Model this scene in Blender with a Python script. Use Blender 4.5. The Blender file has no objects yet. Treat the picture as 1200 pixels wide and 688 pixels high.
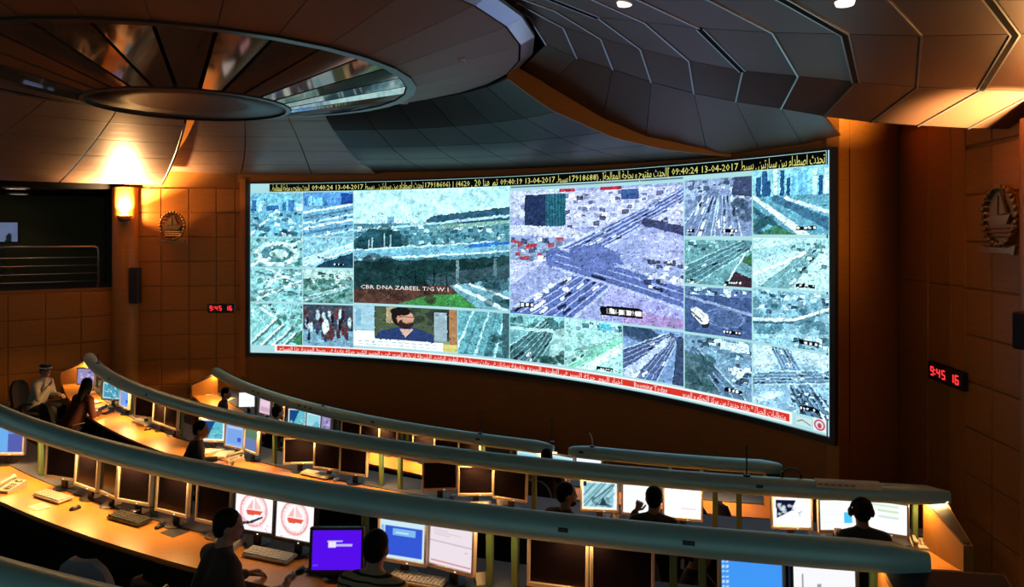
import bpy, bmesh, math, random
import numpy as np
from mathutils import Vector, Matrix

# ------------------------------------------------------------------ camera, world, exposure
SC = bpy.context.scene
COL = SC.collection
F = 870.0            # focal length in pixels of the 1200 px wide frame
HY = 272.0           # image row of the horizon (level camera with vertical lens shift)
E = 4.55             # eye height above the front floor

cam_d = bpy.data.cameras.new('camera'); cam = bpy.data.objects.new('camera', cam_d); COL.objects.link(cam)
cam.location = (0, 0, E); cam.rotation_euler = (math.pi / 2, 0, 0)
cam_d.sensor_width = 36.0; cam_d.lens = F / 1200 * 36
cam_d.shift_y = -(344 - HY) / 1200
cam_d.clip_start = 0.05; cam_d.clip_end = 200
SC.camera = cam

W = bpy.data.worlds.new('world'); SC.world = W; W.use_nodes = True
W.node_tree.nodes['Background'].inputs[0].default_value = (0.66, 0.95, 1.0, 1)
W.node_tree.nodes['Background'].inputs[1].default_value = 0.27

SC.view_settings.view_transform = 'Standard'; SC.view_settings.look = 'None'
SC.view_settings.gamma = 1.0; SC.view_settings.exposure = 0.0; SC.view_settings.use_curve_mapping = False
SC.cycles.max_bounces = 6; SC.cycles.diffuse_bounces = 3; SC.cycles.glossy_bounces = 4
SC.cycles.sample_clamp_indirect = 3.0

WARM = (1.0, 0.56, 0.22)
SCONCE_W = 130.0      # wall sconces
TASK_W = 2.7          # task lamps under the console hoods (multiplier)

# ------------------------------------------------------------------ helpers
def lin(r, g, b):
    f = lambda c: (c / 255 / 12.92) if c / 255 <= 0.04045 else ((c / 255 + 0.055) / 1.055) ** 2.4
    return (f(r), f(g), f(b))

def at(px, py, z):
    """point on the horizontal plane z (relative to the eye) seen at a frame position"""
    d = F * (-z) / (py - HY)
    return Vector(((px - 600) / F * d, d, E + z))

def pt(px, py, d):
    return Vector(((px - 600) / F * d, d, E + (HY - py) / F * d))

class MB:
    def __init__(self): self.v = []; self.f = []; self.mi = []; self.cur = 0
    def add(self, vs, fs):
        o = len(self.v); self.v += [tuple(p) for p in vs]
        self.f += [tuple(i + o for i in f) for f in fs]; self.mi += [self.cur] * len(fs); return self
    def box(self, c, s, rz=0.0, rx=0.0, ry=0.0):
        M = Matrix.Translation(c) @ Matrix.Rotation(rz, 4, 'Z') @ Matrix.Rotation(rx, 4, 'X') @ Matrix.Rotation(ry, 4, 'Y')
        h = [x / 2 for x in s]
        vs = [M @ Vector((x * h[0], y * h[1], z * h[2])) for x in (-1, 1) for y in (-1, 1) for z in (-1, 1)]
        return self.add(vs, [(0, 1, 3, 2), (4, 6, 7, 5), (0, 4, 5, 1), (2, 3, 7, 6), (0, 2, 6, 4), (1, 5, 7, 3)])
    def cbox(self, c, s, b=0.01, rz=0.0, rx=0.0):
        """box with chamfered top and vertical edges"""
        M = Matrix.Translation(c) @ Matrix.Rotation(rz, 4, 'Z') @ Matrix.Rotation(rx, 4, 'X')
        x, y, z = [q / 2 for q in s]; b = min(b, x * .9, y * .9, z * .9)
        def ring(ix, zz):
            xx, yy = x - ix, y - ix
            return [(-xx + b, -yy, zz), (xx - b, -yy, zz), (xx, -yy + b, zz), (xx, yy - b, zz), (xx - b, yy, zz), (-xx + b, yy, zz), (-xx, yy - b, zz), (-xx, -yy + b, zz)]
        rs = [ring(b, -z), ring(0, -z + b), ring(0, z - b), ring(b, z)]
        vs = [M @ Vector(p) for r in rs for p in r]
        fs = [(i * 8 + k, i * 8 + (k + 1) % 8, i * 8 + 8 + (k + 1) % 8, i * 8 + 8 + k) for i in range(3) for k in range(8)]
        fs += [tuple(range(7, -1, -1)), tuple(range(24, 32))]
        return self.add(vs, fs)
    def tube(self, pts, r, n=8, cap=True):
        P = [Vector(p) for p in pts]; m = len(P)
        rr = r if isinstance(r, (list, tuple)) else [r] * m
        up = Vector((0, 0, 1)); vs = []; prev = None
        for i in range(m):
            t = (P[min(i + 1, m - 1)] - P[max(i - 1, 0)]).normalized()
            a = t.cross(up) if abs(t.dot(up)) < .95 else t.cross(Vector((1, 0, 0)))
            a.normalize()
            if prev is not None and a.dot(prev) < 0: a = -a
            prev = a; b = t.cross(a)
            for k in range(n):
                q = 2 * math.pi * k / n
                vs.append(P[i] + a * math.cos(q) * rr[i] + b * math.sin(q) * rr[i])
        fs = [(i * n + k, i * n + (k + 1) % n, (i + 1) * n + (k + 1) % n, (i + 1) * n + k) for i in range(m - 1) for k in range(n)]
        if cap: fs += [tuple(range(n - 1, -1, -1)), tuple(range((m - 1) * n, m * n))]
        return self.add(vs, fs)
    def lathe(self, prof, n=24, c=(0, 0, 0), a0=0.0, a1=2 * math.pi, axis='Z'):
        full = abs(a1 - a0 - 2 * math.pi) < 1e-6; m = len(prof); nn = n if full else n + 1
        vs = []
        for k in range(nn):
            q = a0 + (a1 - a0) * k / n
            for (r, z) in prof:
                if axis == 'Z': vs.append((c[0] + r * math.cos(q), c[1] + r * math.sin(q), c[2] + z))
                else: vs.append((c[0] + r * math.cos(q), c[1] + z, c[2] + r * math.sin(q)))
        fs = []
        for k in range(n):
            k2 = (k + 1) % nn
            for i in range(m - 1): fs.append((k * m + i, k2 * m + i, k2 * m + i + 1, k * m + i + 1))
        return self.add(vs, fs)
    def ell(self, c, r, n=10, m=7, rot=None):
        vs = []; fs = []
        M = rot if rot else Matrix.Identity(3)
        for i in range(m + 1):
            th = math.pi * i / m
            for k in range(n):
                q = 2 * math.pi * k / n
                vs.append(Vector(c) + M @ Vector((r[0] * math.sin(th) * math.cos(q), r[1] * math.sin(th) * math.sin(q), r[2] * math.cos(th))))
        for i in range(m):
            for k in range(n):
                fs.append((i * n + k, (i + 1) * n + k, (i + 1) * n + (k + 1) % n, i * n + (k + 1) % n))
        return self.add(vs, fs)
    def prism(self, poly, h, M=None):
        """polygon in local XY extruded by h along local Z, placed with matrix M"""
        n = len(poly); M = M or Matrix.Identity(4)
        vs = [M @ Vector((x, y, 0)) for x, y in poly] + [M @ Vector((x, y, h)) for x, y in poly]
        return self.add(vs, [tuple(range(n - 1, -1, -1)), tuple(range(n, 2 * n))] + [(i, (i + 1) % n, n + (i + 1) % n, n + i) for i in range(n)])
    def mesh(self, name, mats, smooth=False):
        me = bpy.data.meshes.new(name); me.from_pydata(self.v, [], self.f)
        mats = mats if isinstance(mats, (list, tuple)) else [mats]
        for m in mats: me.materials.append(m)
        if len(mats) > 1: me.polygons.foreach_set('material_index', self.mi)
        bm = bmesh.new(); bm.from_mesh(me); bmesh.ops.remove_doubles(bm, verts=bm.verts, dist=1e-5)
        bmesh.ops.recalc_face_normals(bm, faces=bm.faces); bm.to_mesh(me); bm.free()
        if smooth:
            me.polygons.foreach_set('use_smooth', [True] * len(me.polygons))
            if smooth == 'auto': me.set_sharp_from_angle(angle=math.radians(40))
        me.update(); return me
    def build(self, name, mats, parent=None, smooth=False):
        return link(name, self.mesh(name, mats, smooth), parent)

def link(name, me, parent=None, M=None):
    o = bpy.data.objects.new(name, me); COL.objects.link(o)
    if M is not None: o.matrix_basis = M
    if parent is not None: o.parent = parent
    return o

def tag(o, label=None, cat=None, group=None, kind=None):
    if label: o['label'] = label
    if cat: o['category'] = cat
    if group: o['group'] = group
    if kind: o['kind'] = kind
    return o

def thing(name, label, cat, loc=(0, 0, 0), rz=0.0, group=None, kind=None):
    o = bpy.data.objects.new(name, None); COL.objects.link(o); o.empty_display_size = .1
    o.location = loc; o.rotation_euler = (0, 0, rz)
    return tag(o, label, cat, group, kind)

def copy_tree(o, parent=None):
    c = o.copy(); COL.objects.link(c); c.parent = parent
    for ch in o.children: copy_tree(ch, c)
    return c

def lamp(name, kind, loc, power, color, parent=None, size=0.2, size_y=None, rot=None, spot=None):
    d = bpy.data.lights.new(name, kind); d.energy = power; d.color = color
    if kind == 'AREA':
        d.size = size
        if size_y: d.shape = 'RECTANGLE'; d.size_y = size_y
    else: d.shadow_soft_size = size
    if spot: d.spot_size = spot; d.spot_blend = .6
    o = bpy.data.objects.new(name, d); COL.objects.link(o); o.location = loc
    if rot: o.rotation_euler = rot
    if parent: o.parent = parent
    return o

# ------------------------------------------------------------------ materials
MATS = {}
def mat(name, col, rough=.5, metal=0.0, emit=None, estr=1.0, noise=0.0, nscale=8.0, stretch=(1, 1, 1), bump=0.0, coords='Object', spec=None):
    m = bpy.data.materials.new(name); m.use_nodes = True; MATS[name] = m
    nt = m.node_tree; b = nt.nodes['Principled BSDF']
    b.inputs['Base Color'].default_value = (*col, 1); b.inputs['Roughness'].default_value = rough; b.inputs['Metallic'].default_value = metal
    if spec is not None: b.inputs['Specular IOR Level'].default_value = spec
    if emit:
        b.inputs['Emission Color'].default_value = (*emit, 1); b.inputs['Emission Strength'].default_value = estr
    tc = nt.nodes.new('ShaderNodeTexCoord'); mp = nt.nodes.new('ShaderNodeMapping'); mp.inputs['Scale'].default_value = stretch
    nz = nt.nodes.new('ShaderNodeTexNoise'); nz.inputs['Scale'].default_value = nscale; nz.inputs['Detail'].default_value = 4
    nt.links.new(tc.outputs[coords], mp.inputs[0]); nt.links.new(mp.outputs[0], nz.inputs[0])
    if noise:
        mx = nt.nodes.new('ShaderNodeMix'); mx.data_type = 'RGBA'
        mx.inputs['A'].default_value = (*[c * (1 - noise) for c in col], 1); mx.inputs['B'].default_value = (*[min(1, c * (1 + noise)) for c in col], 1)
        nt.links.new(nz.outputs['Fac'], mx.inputs['Factor']); nt.links.new(mx.outputs['Result'], b.inputs['Base Color'])
    if bump:
        bp = nt.nodes.new('ShaderNodeBump'); bp.inputs['Strength'].default_value = bump; bp.inputs['Distance'].default_value = .02
        nt.links.new(nz.outputs['Fac'], bp.inputs['Height']); nt.links.new(bp.outputs['Normal'], b.inputs['Normal'])
    return m

def mat_display():
    """self-lit display: colour comes from the picture attribute of the mesh"""
    m = bpy.data.materials.new('display'); m.use_nodes = True; nt = m.node_tree; nt.nodes.clear()
    a = nt.nodes.new('ShaderNodeAttribute'); a.attribute_name = 'Picture'
    e = nt.nodes.new('ShaderNodeEmission'); e.inputs[1].default_value = 1.0
    o = nt.nodes.new('ShaderNodeOutputMaterial')
    nt.links.new(a.outputs['Color'], e.inputs[0]); nt.links.new(e.outputs[0], o.inputs[0]); MATS['display'] = m
mat_display()
mat('wood_wall', (.48, .165, .022), .42, noise=.22, nscale=3, stretch=(1, 1, 14), spec=.3)
mat('wood_dark', (.35, .125, .020), .5, noise=.2, nscale=3, stretch=(1, 1, 10), spec=.3)
mat('desk_wood', (.66, .26, .038), .38, noise=.14, nscale=5, stretch=(1.5, 9, 1))
mat('end_wood', (.56, .24, .05), .45, noise=.16, nscale=4, stretch=(8, 1, 1))
mat('hood_green', (.40, .70, .66), .42, metal=.25, noise=.06, nscale=6)
mat('post_green', (.11, .19, .08), .45, metal=.1, noise=.05)
mat('ledge_grey', (.09, .10, .14), .6, noise=.1)
mat('laminate_dark', (.028, .030, .042), .5, noise=.15)
mat('carpet', (.022, .020, .024), .95, noise=.3, nscale=60)
mat('panel_black', (.012, .011, .012), .7, noise=.2)
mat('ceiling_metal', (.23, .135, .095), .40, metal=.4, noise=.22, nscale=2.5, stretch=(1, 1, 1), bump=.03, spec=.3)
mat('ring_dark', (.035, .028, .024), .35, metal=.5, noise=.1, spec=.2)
mat('ceiling_metal_shaded', (.011, .011, .014), .40, metal=.0, noise=.3, nscale=2.5, spec=.12)  # darkened ceiling metal for wing C: its dim lighting is put into the colour
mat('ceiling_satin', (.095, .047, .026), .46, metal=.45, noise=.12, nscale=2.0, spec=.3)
mat('disc_brown', (.19, .098, .058), .5, metal=.2, noise=.15, nscale=1.5, spec=.3)
mat('disc_mirror', (.34, .21, .14), .06, metal=.72, noise=.08, nscale=1.2)
mat('disc_lens', (.03, .019, .012), .45, metal=.4, noise=.3, nscale=2.0, stretch=(1, 8, 1), spec=.2)
mat('rim_metal', (.42, .47, .52), .25, metal=.9, noise=.06)
mat('ceiling_black', (.006, .005, .005), .85, noise=.2, spec=.1)
mat('rib_silver', (.34, .35, .37), .3, metal=.9, noise=.05)
mat('bronze', (.34, .19, .075), .32, metal=.7, noise=.25, nscale=20)
mat('black_plastic', (.012, .012, .013), .42, noise=.2)
mat('bezel_silver', (.62, .53, .42), .4, metal=.2, noise=.05)
mat('bezel_black', (.02, .018, .018), .4, noise=.1)
mat('glass_off', (.010, .006, .008), .16, noise=.1, spec=.4)
mat('chair_fabric', (.020, .020, .024), .9, noise=.3, nscale=50)
mat('chair_grey', (.30, .32, .38), .85, noise=.25, nscale=50)
mat('chrome', (.5, .5, .5), .25, metal=1, noise=.05)
mat('rail_steel', (.42, .36, .34), .35, metal=.85, noise=.05)
mat('paper', (.78, .73, .64), .8, noise=.06)
mat('beige_plastic', (.55, .49, .40), .5, noise=.06)
mat('grey_plastic', (.33, .31, .30), .5, noise=.06)
mat('key_grey', (.62, .58, .52), .5, noise=.05)
mat('key_black', (.035, .033, .034), .5, noise=.1)
mat('skin', (.36, .19, .12), .55, noise=.1, nscale=30)
mat('hair', (.004, .0035, .0035), .7, noise=.3, nscale=60, spec=.15)
mat('cloth_black', (.016, .014, .016), .9, noise=.3, nscale=40)
mat('cloth_white', (.38, .33, .29), .85, noise=.1, nscale=30)
mat('cloth_brown', (.060, .040, .028), .9, noise=.25, nscale=30)
mat('cloth_olive', (.055, .050, .028), .9, noise=.25, nscale=30)
mat('cloth_red', (.075, .016, .010), .9, noise=.25, nscale=30)
mat('eye', (.02, .015, .012), .2)
mat('led_red', (.25, .01, .01), .4, emit=(1.0, .03, .035), estr=1.6)
mat('white_led', (.9, .9, .9), .4, emit=(.8, .95, 1.0), estr=1.2)
mat('sconce_glow', (.9, .8, .6), .5, emit=(1.0, .72, .36), estr=7.0)
mat('downlight_glow', (.9, .85, .8), .5, emit=(1.0, .86, .72), estr=1.6)
mat('task_glow', (.9, .8, .6), .5, emit=(1.0, .66, .32), estr=2.5)
mat('txt_yellow', (.1, .1, .1), .5, emit=lin(222, 222, 120), estr=1.0)
mat('txt_white', (.1, .1, .1), .5, emit=lin(250, 240, 235), estr=1.0)
mat('sign_pale', (.90, .85, .58), .6, noise=.1)
mat('olive_wall', (.10, .085, .025), .7, noise=.1)

def stripes():
    m = mat('cloth_striped', (.42, .31, .17), .85); nt = m.node_tree; b = nt.nodes['Principled BSDF']
    tc = nt.nodes.new('ShaderNodeTexCoord'); wv = nt.nodes.new('ShaderNodeTexWave'); wv.bands_direction = 'Z'
    wv.inputs['Scale'].default_value = 8.5; wv.inputs['Distortion'].default_value = .6
    rp = nt.nodes.new('ShaderNodeValToRGB'); rp.color_ramp.elements[0].position = .20; rp.color_ramp.elements[0].color = (.02, .014, .012, 1)
    rp.color_ramp.elements[1].position = .30; rp.color_ramp.elements[1].color = (.42, .31, .17, 1)
    nt.links.new(tc.outputs['Object'], wv.inputs[0]); nt.links.new(wv.outputs['Fac'], rp.inputs[0]); nt.links.new(rp.outputs[0], b.inputs['Base Color'])
stripes()
def brushed():
    """brushed streaks in the ceiling metal: fine stretched noise drives the roughness"""
    nt = MATS['ceiling_metal'].node_tree; b = nt.nodes['Principled BSDF']
    tc = nt.nodes.new('ShaderNodeTexCoord'); mp = nt.nodes.new('ShaderNodeMapping'); mp.inputs['Scale'].default_value = (.25, 9, 1)
    nz = nt.nodes.new('ShaderNodeTexNoise'); nz.inputs['Scale'].default_value = 3.0
    mr = nt.nodes.new('ShaderNodeMapRange'); mr.inputs['To Min'].default_value = .30; mr.inputs['To Max'].default_value = .58
    nt.links.new(tc.outputs['UV'], mp.inputs[0]); nt.links.new(mp.outputs[0], nz.inputs[0]); nt.links.new(nz.outputs['Fac'], mr.inputs[0]); nt.links.new(mr.outputs[0], b.inputs['Roughness'])
brushed()
# ------------------------------------------------------------------ plan of the room
CS = Vector((-8.52, 3.56)); RS = 15.07; SH = 4.2          # arc of the video wall: centre, radius, height
ZT, ZB = E + .286 * SH, E - .714 * SH                     # its top and bottom
UC = Vector((-4.25, 9.80))                                # centre of the ceiling disc
def arc(a, r=RS): return (CS.x + r * math.sin(a), CS.y + r * math.cos(a))
_aa = np.linspace(-.3, 1.35, 4000)
_px = 600 + F * (CS.x + RS * np.sin(_aa)) / (CS.y + RS * np.cos(_aa))
def apx(px): return float(np.interp(px, _px, _aa))        # arc angle seen at an image column
A0, A1 = apx(293.5), apx(974)

def arc_strip(mb, r, a0, a1, z0, z1, n=40, flip=False):
    vs = []; fs = []
    for k in range(n + 1):
        x, y = arc(a0 + (a1 - a0) * k / n, r); vs += [(x, y, z0), (x, y, z1)]
    for k in range(n): fs.append((2 * k, 2 * k + 2, 2 * k + 3, 2 * k + 1))
    return mb.add(vs, fs)
def arc_block(mb, r0, r1, a0, a1, z0, z1, n=40):
    vs = []; fs = []
    for k in range(n + 1):
        a = a0 + (a1 - a0) * k / n
        for r, z in ((r0, z0), (r1, z0), (r1, z1), (r0, z1)):
            x, y = arc(a, r); vs.append((x, y, z))
    for k in range(n):
        for i in range(4): fs.append((4 * k + i, 4 * k + (i + 1) % 4, 4 * k + 4 + (i + 1) % 4, 4 * k + 4 + i))
    fs += [(0, 1, 2, 3), tuple(4 * n + i for i in (3, 2, 1, 0))]
    return mb.add(vs, fs)

def wall_slab(mb, p, q, z0, z1, t=.2):
    """wall between two plan points, its visible face on the line p-q, thickness away from the eye"""
    p, q = Vector(p), Vector(q); d = (q - p).normalized(); n = Vector((-d.y, d.x))
    if n.dot(p + q) < 0: n = -n
    vs = []
    for a in (p, q, q + n * t, p + n * t): vs += [(a.x, a.y, z0), (a.x, a.y, z1)]
    return mb.add(vs, [(0, 2, 3, 1), (2, 4, 5, 3), (4, 6, 7, 5), (6, 0, 1, 7), (1, 3, 5, 7), (0, 6, 4, 2)])

SEAM0, PAN = E + 1.085, .605                              # top seam of the wall panelling and module
def panel_mesh(name, w, h, m, t=.03, b=.012):
    mb = MB(); x, z = w / 2, h / 2
    vs = [(-x, 0, -z), (x, 0, -z), (x, 0, z), (-x, 0, z), (-x, -t + b, -z), (x, -t + b, -z), (x, -t + b, z), (-x, -t + b, z),
          (-x + b, -t, -z + b), (x - b, -t, -z + b), (x - b, -t, z - b), (-x + b, -t, z - b)]
    mb.add(vs, [(0, 1, 5, 4), (1, 2, 6, 5), (2, 3, 7, 6), (3, 0, 4, 7), (4, 5, 9, 8), (5, 6, 10, 9), (6, 7, 11, 10), (7, 4, 8, 11), (8, 9, 10, 11)])
    return mb.mesh(name, m)
_pm = {}
def clad(parent, p, q, u_edges, z_edges, gap=.014, skip=None, m='wood_wall'):
    """square timber panels on a wall face between plan points p and q"""
    p, q = Vector(p), Vector(q); d = (q - p).normalized(); n = Vector((-d.y, d.x))
    if n.dot(p + q) < 0: n = -n                            # n points away from the eye
    rz = math.atan2(n.y, n.x) - math.pi / 2
    for u0, u1 in zip(u_edges[:-1], u_edges[1:]):
        for z0, z1 in zip(z_edges[:-1], z_edges[1:]):
            if skip and skip((u0 + u1) / 2, (z0 + z1) / 2): continue
            w, h = round(abs(u1 - u0) - gap, 3), round(abs(z1 - z0) - gap, 3)
            if w < .05 or h < .05: continue
            k = (w, h, m)
            if k not in _pm: _pm[k] = panel_mesh('panel', w, h, MATS[m])
            c = p + d * ((u0 + u1) / 2)
            link('panel', _pm[k], parent, Matrix.Translation((c.x, c.y, (z0 + z1) / 2)) @ Matrix.Rotation(rz, 4, 'Z'))

ZC = E + 2.95          # structural ceiling
# ---- floor of the front level
mb = MB(); mb.add([(-22, -6, 0), (9, -6, 0), (9, 22, 0), (-22, 22, 0), (-22, -6, -.2), (9, -6, -.2), (9, 22, -.2), (-22, 22, -.2)],
                  [(0, 1, 2, 3), (7, 6, 5, 4), (0, 4, 5, 1), (1, 5, 6, 2), (2, 6, 7, 3), (3, 7, 4, 0)])
tag(mb.build('floor', MATS['carpet']), 'dark carpeted floor below the console rows', 'floor', kind='structure')
# ---- front wall that carries the video wall
fw = thing('wall_front', 'curved dark timber wall around and under the giant video wall', 'wall', kind='structure')
mb = MB(); arc_block(mb, RS + .06, RS + .3, A0 - .03, A1 + .006, 0, ZB - .10); mb.build('lower_wall', MATS['wood_dark'], fw)
mb = MB(); arc_block(mb, RS + .02, RS + .3, A0 - .145, A1 + .006, ZT + .03, ZC); mb.build('bulkhead', MATS['wood_dark'], fw)
mb = MB(); arc_block(mb, RS + .16, RS + .3, A0 - .03, A1 + .006, ZB - .10, ZT + .03); mb.build('backing', MATS['panel_black'], fw)
# timber returns left and right of the display
mb = MB(); arc_block(mb, RS - .03, RS + .3, A0 - .0175, A0 - .008, ZB - .6, ZT + .13, 2); mb.build('side_trim', MATS['wood_wall'], fw)
# right wing wall beside the display
WR0 = Vector(arc(A1 + .0080, RS + .02)); WR1 = Vector((6.14, 11.75))
wr = thing('wall_right_wing', 'tall plain timber wing wall beside the display end', 'wall', kind='structure')
mb = MB(); wall_slab(mb, WR0, WR1, 0, ZC); mb.build('wing_board', MATS['wood_wall'], wr)
# right wall
def rwx(y): return 5.29 + .0713 * y
RW0, RW1 = Vector((rwx(-6), -6)), Vector((rwx(11.75), 11.75))
rw = thing('wall_right', 'timber panelled side wall with emblem and red clock', 'wall', kind='structure')
mb = MB(); wall_slab(mb, RW0, RW1, 0, ZC); mb.build('wall_core', MATS['wood_dark'], rw)
L = (RW1 - RW0).length
def ry(y): return (y + 6) / 17.75 * L
ue = [ry(9.75) - PAN * k for k in range(14)][::-1]
ze = [SEAM0 - PAN * k for k in range(10)][::-1]
clad(rw, RW0, RW1, ue, ze)
clad(rw, RW0, RW1, [ry(9.75), ry(10.12), ry(10.75), ry(11.7)], [.1, E - .728, SEAM0 + .45], gap=.012)
clad(rw, RW0, RW1, ue, [SEAM0 + .03, SEAM0 + .5], m='wood_dark')
# left wall between the display and the column
LW0, LW1 = Vector((-9.35, 18.15)), Vector((arc(A0 - .016, RS + .05)))
lw = thing('wall_left', 'timber panelled wall with bronze plaque beside the display', 'wall', kind='structure')
mb = MB(); wall_slab(mb, LW0, LW1, 0, ZC); mb.build('wall_core', MATS['wood_dark'], lw)
u156 = ((156 - 600) / F * 18.15 + 9.35)
clad(lw, LW0, LW1, [u156 + .645 * k for k in range(4)] + [u156 + .645 * 3 + .45, (LW1 - LW0).length - .02], ze)
# gallery parapet further left
GP0, GP1 = Vector((-15.6, 14.1)), Vector((-9.55, 18.08))
gz = E - 1.40
gp = thing('wall_gallery', 'timber panelled parapet under the side gallery railing', 'wall', kind='structure')
mb = MB(); wall_slab(mb, GP0, GP1, 0, gz, .25); mb.build('wall_core', MATS['wood_dark'], gp)
Lg = (GP1 - GP0).length
clad(gp, GP0, GP1, [Lg - .1 - .72 * k for k in range(10)][::-1], [gz - .02 - PAN * k for k in range(6)][::-1])
mb = MB(); wall_slab(mb, GP0 + Vector((0, -.03)), GP1 + Vector((0, -.03)), gz, gz + .05, .34); mb.build('cap_board', MATS['wood_dark'], gp)
# gallery room behind the parapet
gd = (GP1 - GP0).normalized(); gn = Vector((-gd.y, gd.x))
g_in = lambda s, t: (GP0 + gd * s + gn * t)
gr = thing('wall_gallery_back', 'dark olive back wall of the side gallery room', 'wall', kind='structure')
mb = MB(); wall_slab(mb, g_in(-1, 4.6), g_in(Lg + 1.2, 4.6), gz - .3, E + 1.3); mb.build('back_board', MATS['olive_wall'], gr)
mb = MB(); a, b = g_in(Lg + .02, 0), g_in(Lg + .02, 4.7); wall_slab(mb, a, b, gz - .3, E + 1.3, .2); mb.build('side_board', MATS['panel_black'], gr)
def slab4(mb, pts, z0, z1):
    return mb.add([(p.x, p.y, z0) for p in pts] + [(p.x, p.y, z1) for p in pts], [(3, 2, 1, 0), (4, 5, 6, 7)] + [(i, (i + 1) % 4, 4 + (i + 1) % 4, 4 + i) for i in range(4)])
mb = MB(); slab4(mb, [g_in(-1, .1), g_in(Lg + .2, .1), g_in(Lg + .2, 4.8), g_in(-1, 4.8)], gz - .3, gz - .02)
tag(mb.build('floor_gallery', MATS['carpet']), 'dark floor of the side gallery behind the railing', 'floor', kind='structure')
gc = thing('ceiling_gallery', 'dark lowered ceiling of the side gallery with round downlights', 'ceiling', kind='structure')
mb = MB(); slab4(mb, [g_in(-1, -.1), g_in(Lg + .2, -.1), g_in(Lg + .2, 4.8), g_in(-1, 4.8)], E + 1.04, E + 1.3); mb.build('ceiling_board', MATS['ceiling_black'], gc)
for (px, py) in ((19, 220.5), (22, 227), (32, 231.5)):
    p = at(px, py, 1.03)
    mb = MB(); mb.lathe([(0, 0), (.22, 0), (.22, -.012)], 20, (0, 0, 0)); o = mb.build('downlight_lens', MATS['downlight_glow'], gc); o.location = (p.x, p.y, p.z)
    mb = MB(); mb.lathe([(.21, .005), (.21, -.02), (.27, -.014), (.28, .005)], 20); o = mb.build('downlight_ring', MATS['rail_steel'], gc); o.location = (p.x, p.y, p.z)
    lamp('downlight', 'SPOT', (p.x, p.y, p.z - .04), 6, (1, .8, .6), None, .1, spot=2.0)
# back part of the room around the camera (upper tier walls)
bw = thing('wall_back', 'timber wall at the rear of the hall', 'wall', kind='structure')
mb = MB(); wall_slab(mb, (-20, -6), (-14, -6), 0, ZC); mb.build('wall_core', MATS['wood_dark'], bw)
# structural ceiling above everything
mb = MB(); mb.add([(-22, -3, ZC), (9, -3, ZC), (9, 22, ZC), (-22, 22, ZC), (-22, -3, ZC + .2), (9, -3, ZC + .2), (9, 22, ZC + .2), (-22, 22, ZC + .2)],
                  [(0, 1, 2, 3), (7, 6, 5, 4), (0, 4, 5, 1), (1, 5, 6, 2), (2, 6, 7, 3), (3, 7, 4, 0)])
tag(mb.build('ceiling', MATS['ceiling_black']), 'dark structural ceiling above the suspended ceiling wings', 'ceiling', kind='structure')

# ---- columns with sconces
def column(name, loc, label, slabel, ang, top, power=SCONCE_W, up=2400, aim=(0, 0, 1), cone=2.45):
    c = thing(name, label, 'column', (loc[0], loc[1], 0), kind='structure')
    mb = MB(); mb.lathe([(.29, 0), (.29, top), (0, top)], 28); mb.build('shaft', MATS['wood_wall'], c, 'auto')
    mb = MB(); mb.lathe([(.31, 0), (.31, .12), (.29, .14)], 28); mb.build('plinth', MATS['wood_dark'], c, 'auto')
    s = thing('wall_sconce', slabel, 'lamp', (loc[0] + math.cos(ang) * .29, loc[1] + math.sin(ang) * .29, E + .30), ang)
    mb = MB(); mb.lathe([(.0, -.07), (.09, -.05), (.15, 0), (.175, .09), (.165, .09), (.14, .01), (.08, -.03), (0, -.04)], 20, (.10, 0, 0)); mb.build('bowl', MATS['bronze'], s, True)
    mb = MB(); mb.ell((.10, 0, .06), (.12, .12, .06), 14, 8); mb.build('bulb', MATS['sconce_glow'], s, True)
    mb = MB(); mb.cbox((.0, 0, -.02), (.06, .14, .16), .01); mb.build('wall_plate', MATS['bronze'], s)
    lamp('sconce_light', 'POINT', (.10, 0, .155), power, (1.0, .56, .20), s, .05)
    lamp('sconce_uplight', 'SPOT', (.10, 0, .16), up, (1.0, .62, .28), s, .06, rot=(Matrix.Rotation(-ang, 3, 'Z') @ Vector(aim)).to_track_quat('-Z', 'Y').to_euler(), spot=cone)
    return c
column('column', (-9.40, 18.05), 'round timber column between gallery and panelled wall', 'glowing bowl sconce on the round timber column beside the gallery', -1.15, E + 1.08)
column('column', (rwx(8.1) + .02, 8.1), 'round timber column on the emblem wall at the frame edge', 'glowing bowl sconce on the column beside the wall emblem with clock', -2.3, E + 1.25, 140, 3000, (-.10, .62, .78), 1.35)

# ------------------------------------------------------------------ ceiling disc (faceted lens)
N = 32
def ringpt(r, k, z): 
    q = 2 * math.pi * (k + .5) / N
    return Vector((r * math.sin(q), -r * math.cos(q), z))
disc = thing('ceiling_disc', 'large faceted ceiling disc with mirrored cone around a dark lens', 'ceiling disc', (UC.x, UC.y, 0), kind='structure')
def facet(r0, z0, r1, z1, gap, t=.04):
    mb = MB(); a0, a1, b0, b1 = ringpt(r0, -1, E + z0), ringpt(r0, 0, E + z0), ringpt(r1, -1, E + z1), ringpt(r1, 0, E + z1)
    s = (b0 - a0).normalized() * gap; ta = (a1 - a0).normalized() * gap; tb = (b1 - b0).normalized() * gap
    q = [a0 + s + ta, a1 + s - ta, b1 - s - tb, b0 - s + tb]
    vs = q + [p + Vector((0, 0, t)) for p in q]
    return mb.add(vs, [(0, 1, 2, 3), (7, 6, 5, 4)] + [(i, (i + 1) % 4, 4 + (i + 1) % 4, 4 + i) for i in range(4)])
def ring_of(name, r0, z0, r1, z1, gap, m, t=.04):
    me = facet(r0, z0, r1, z1, gap, t).mesh(name, MATS[m])
    for k in range(N): link(name, me, disc, Matrix.Rotation(2 * math.pi * k / N, 4, 'Z'))
ring_of('mirror_panel', 1.27, 1.665, 2.84, 1.98, .022, 'disc_mirror')
ring_of('soffit_panel', 2.96, 1.99, 4.36, 2.36, .004, 'disc_brown')
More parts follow.
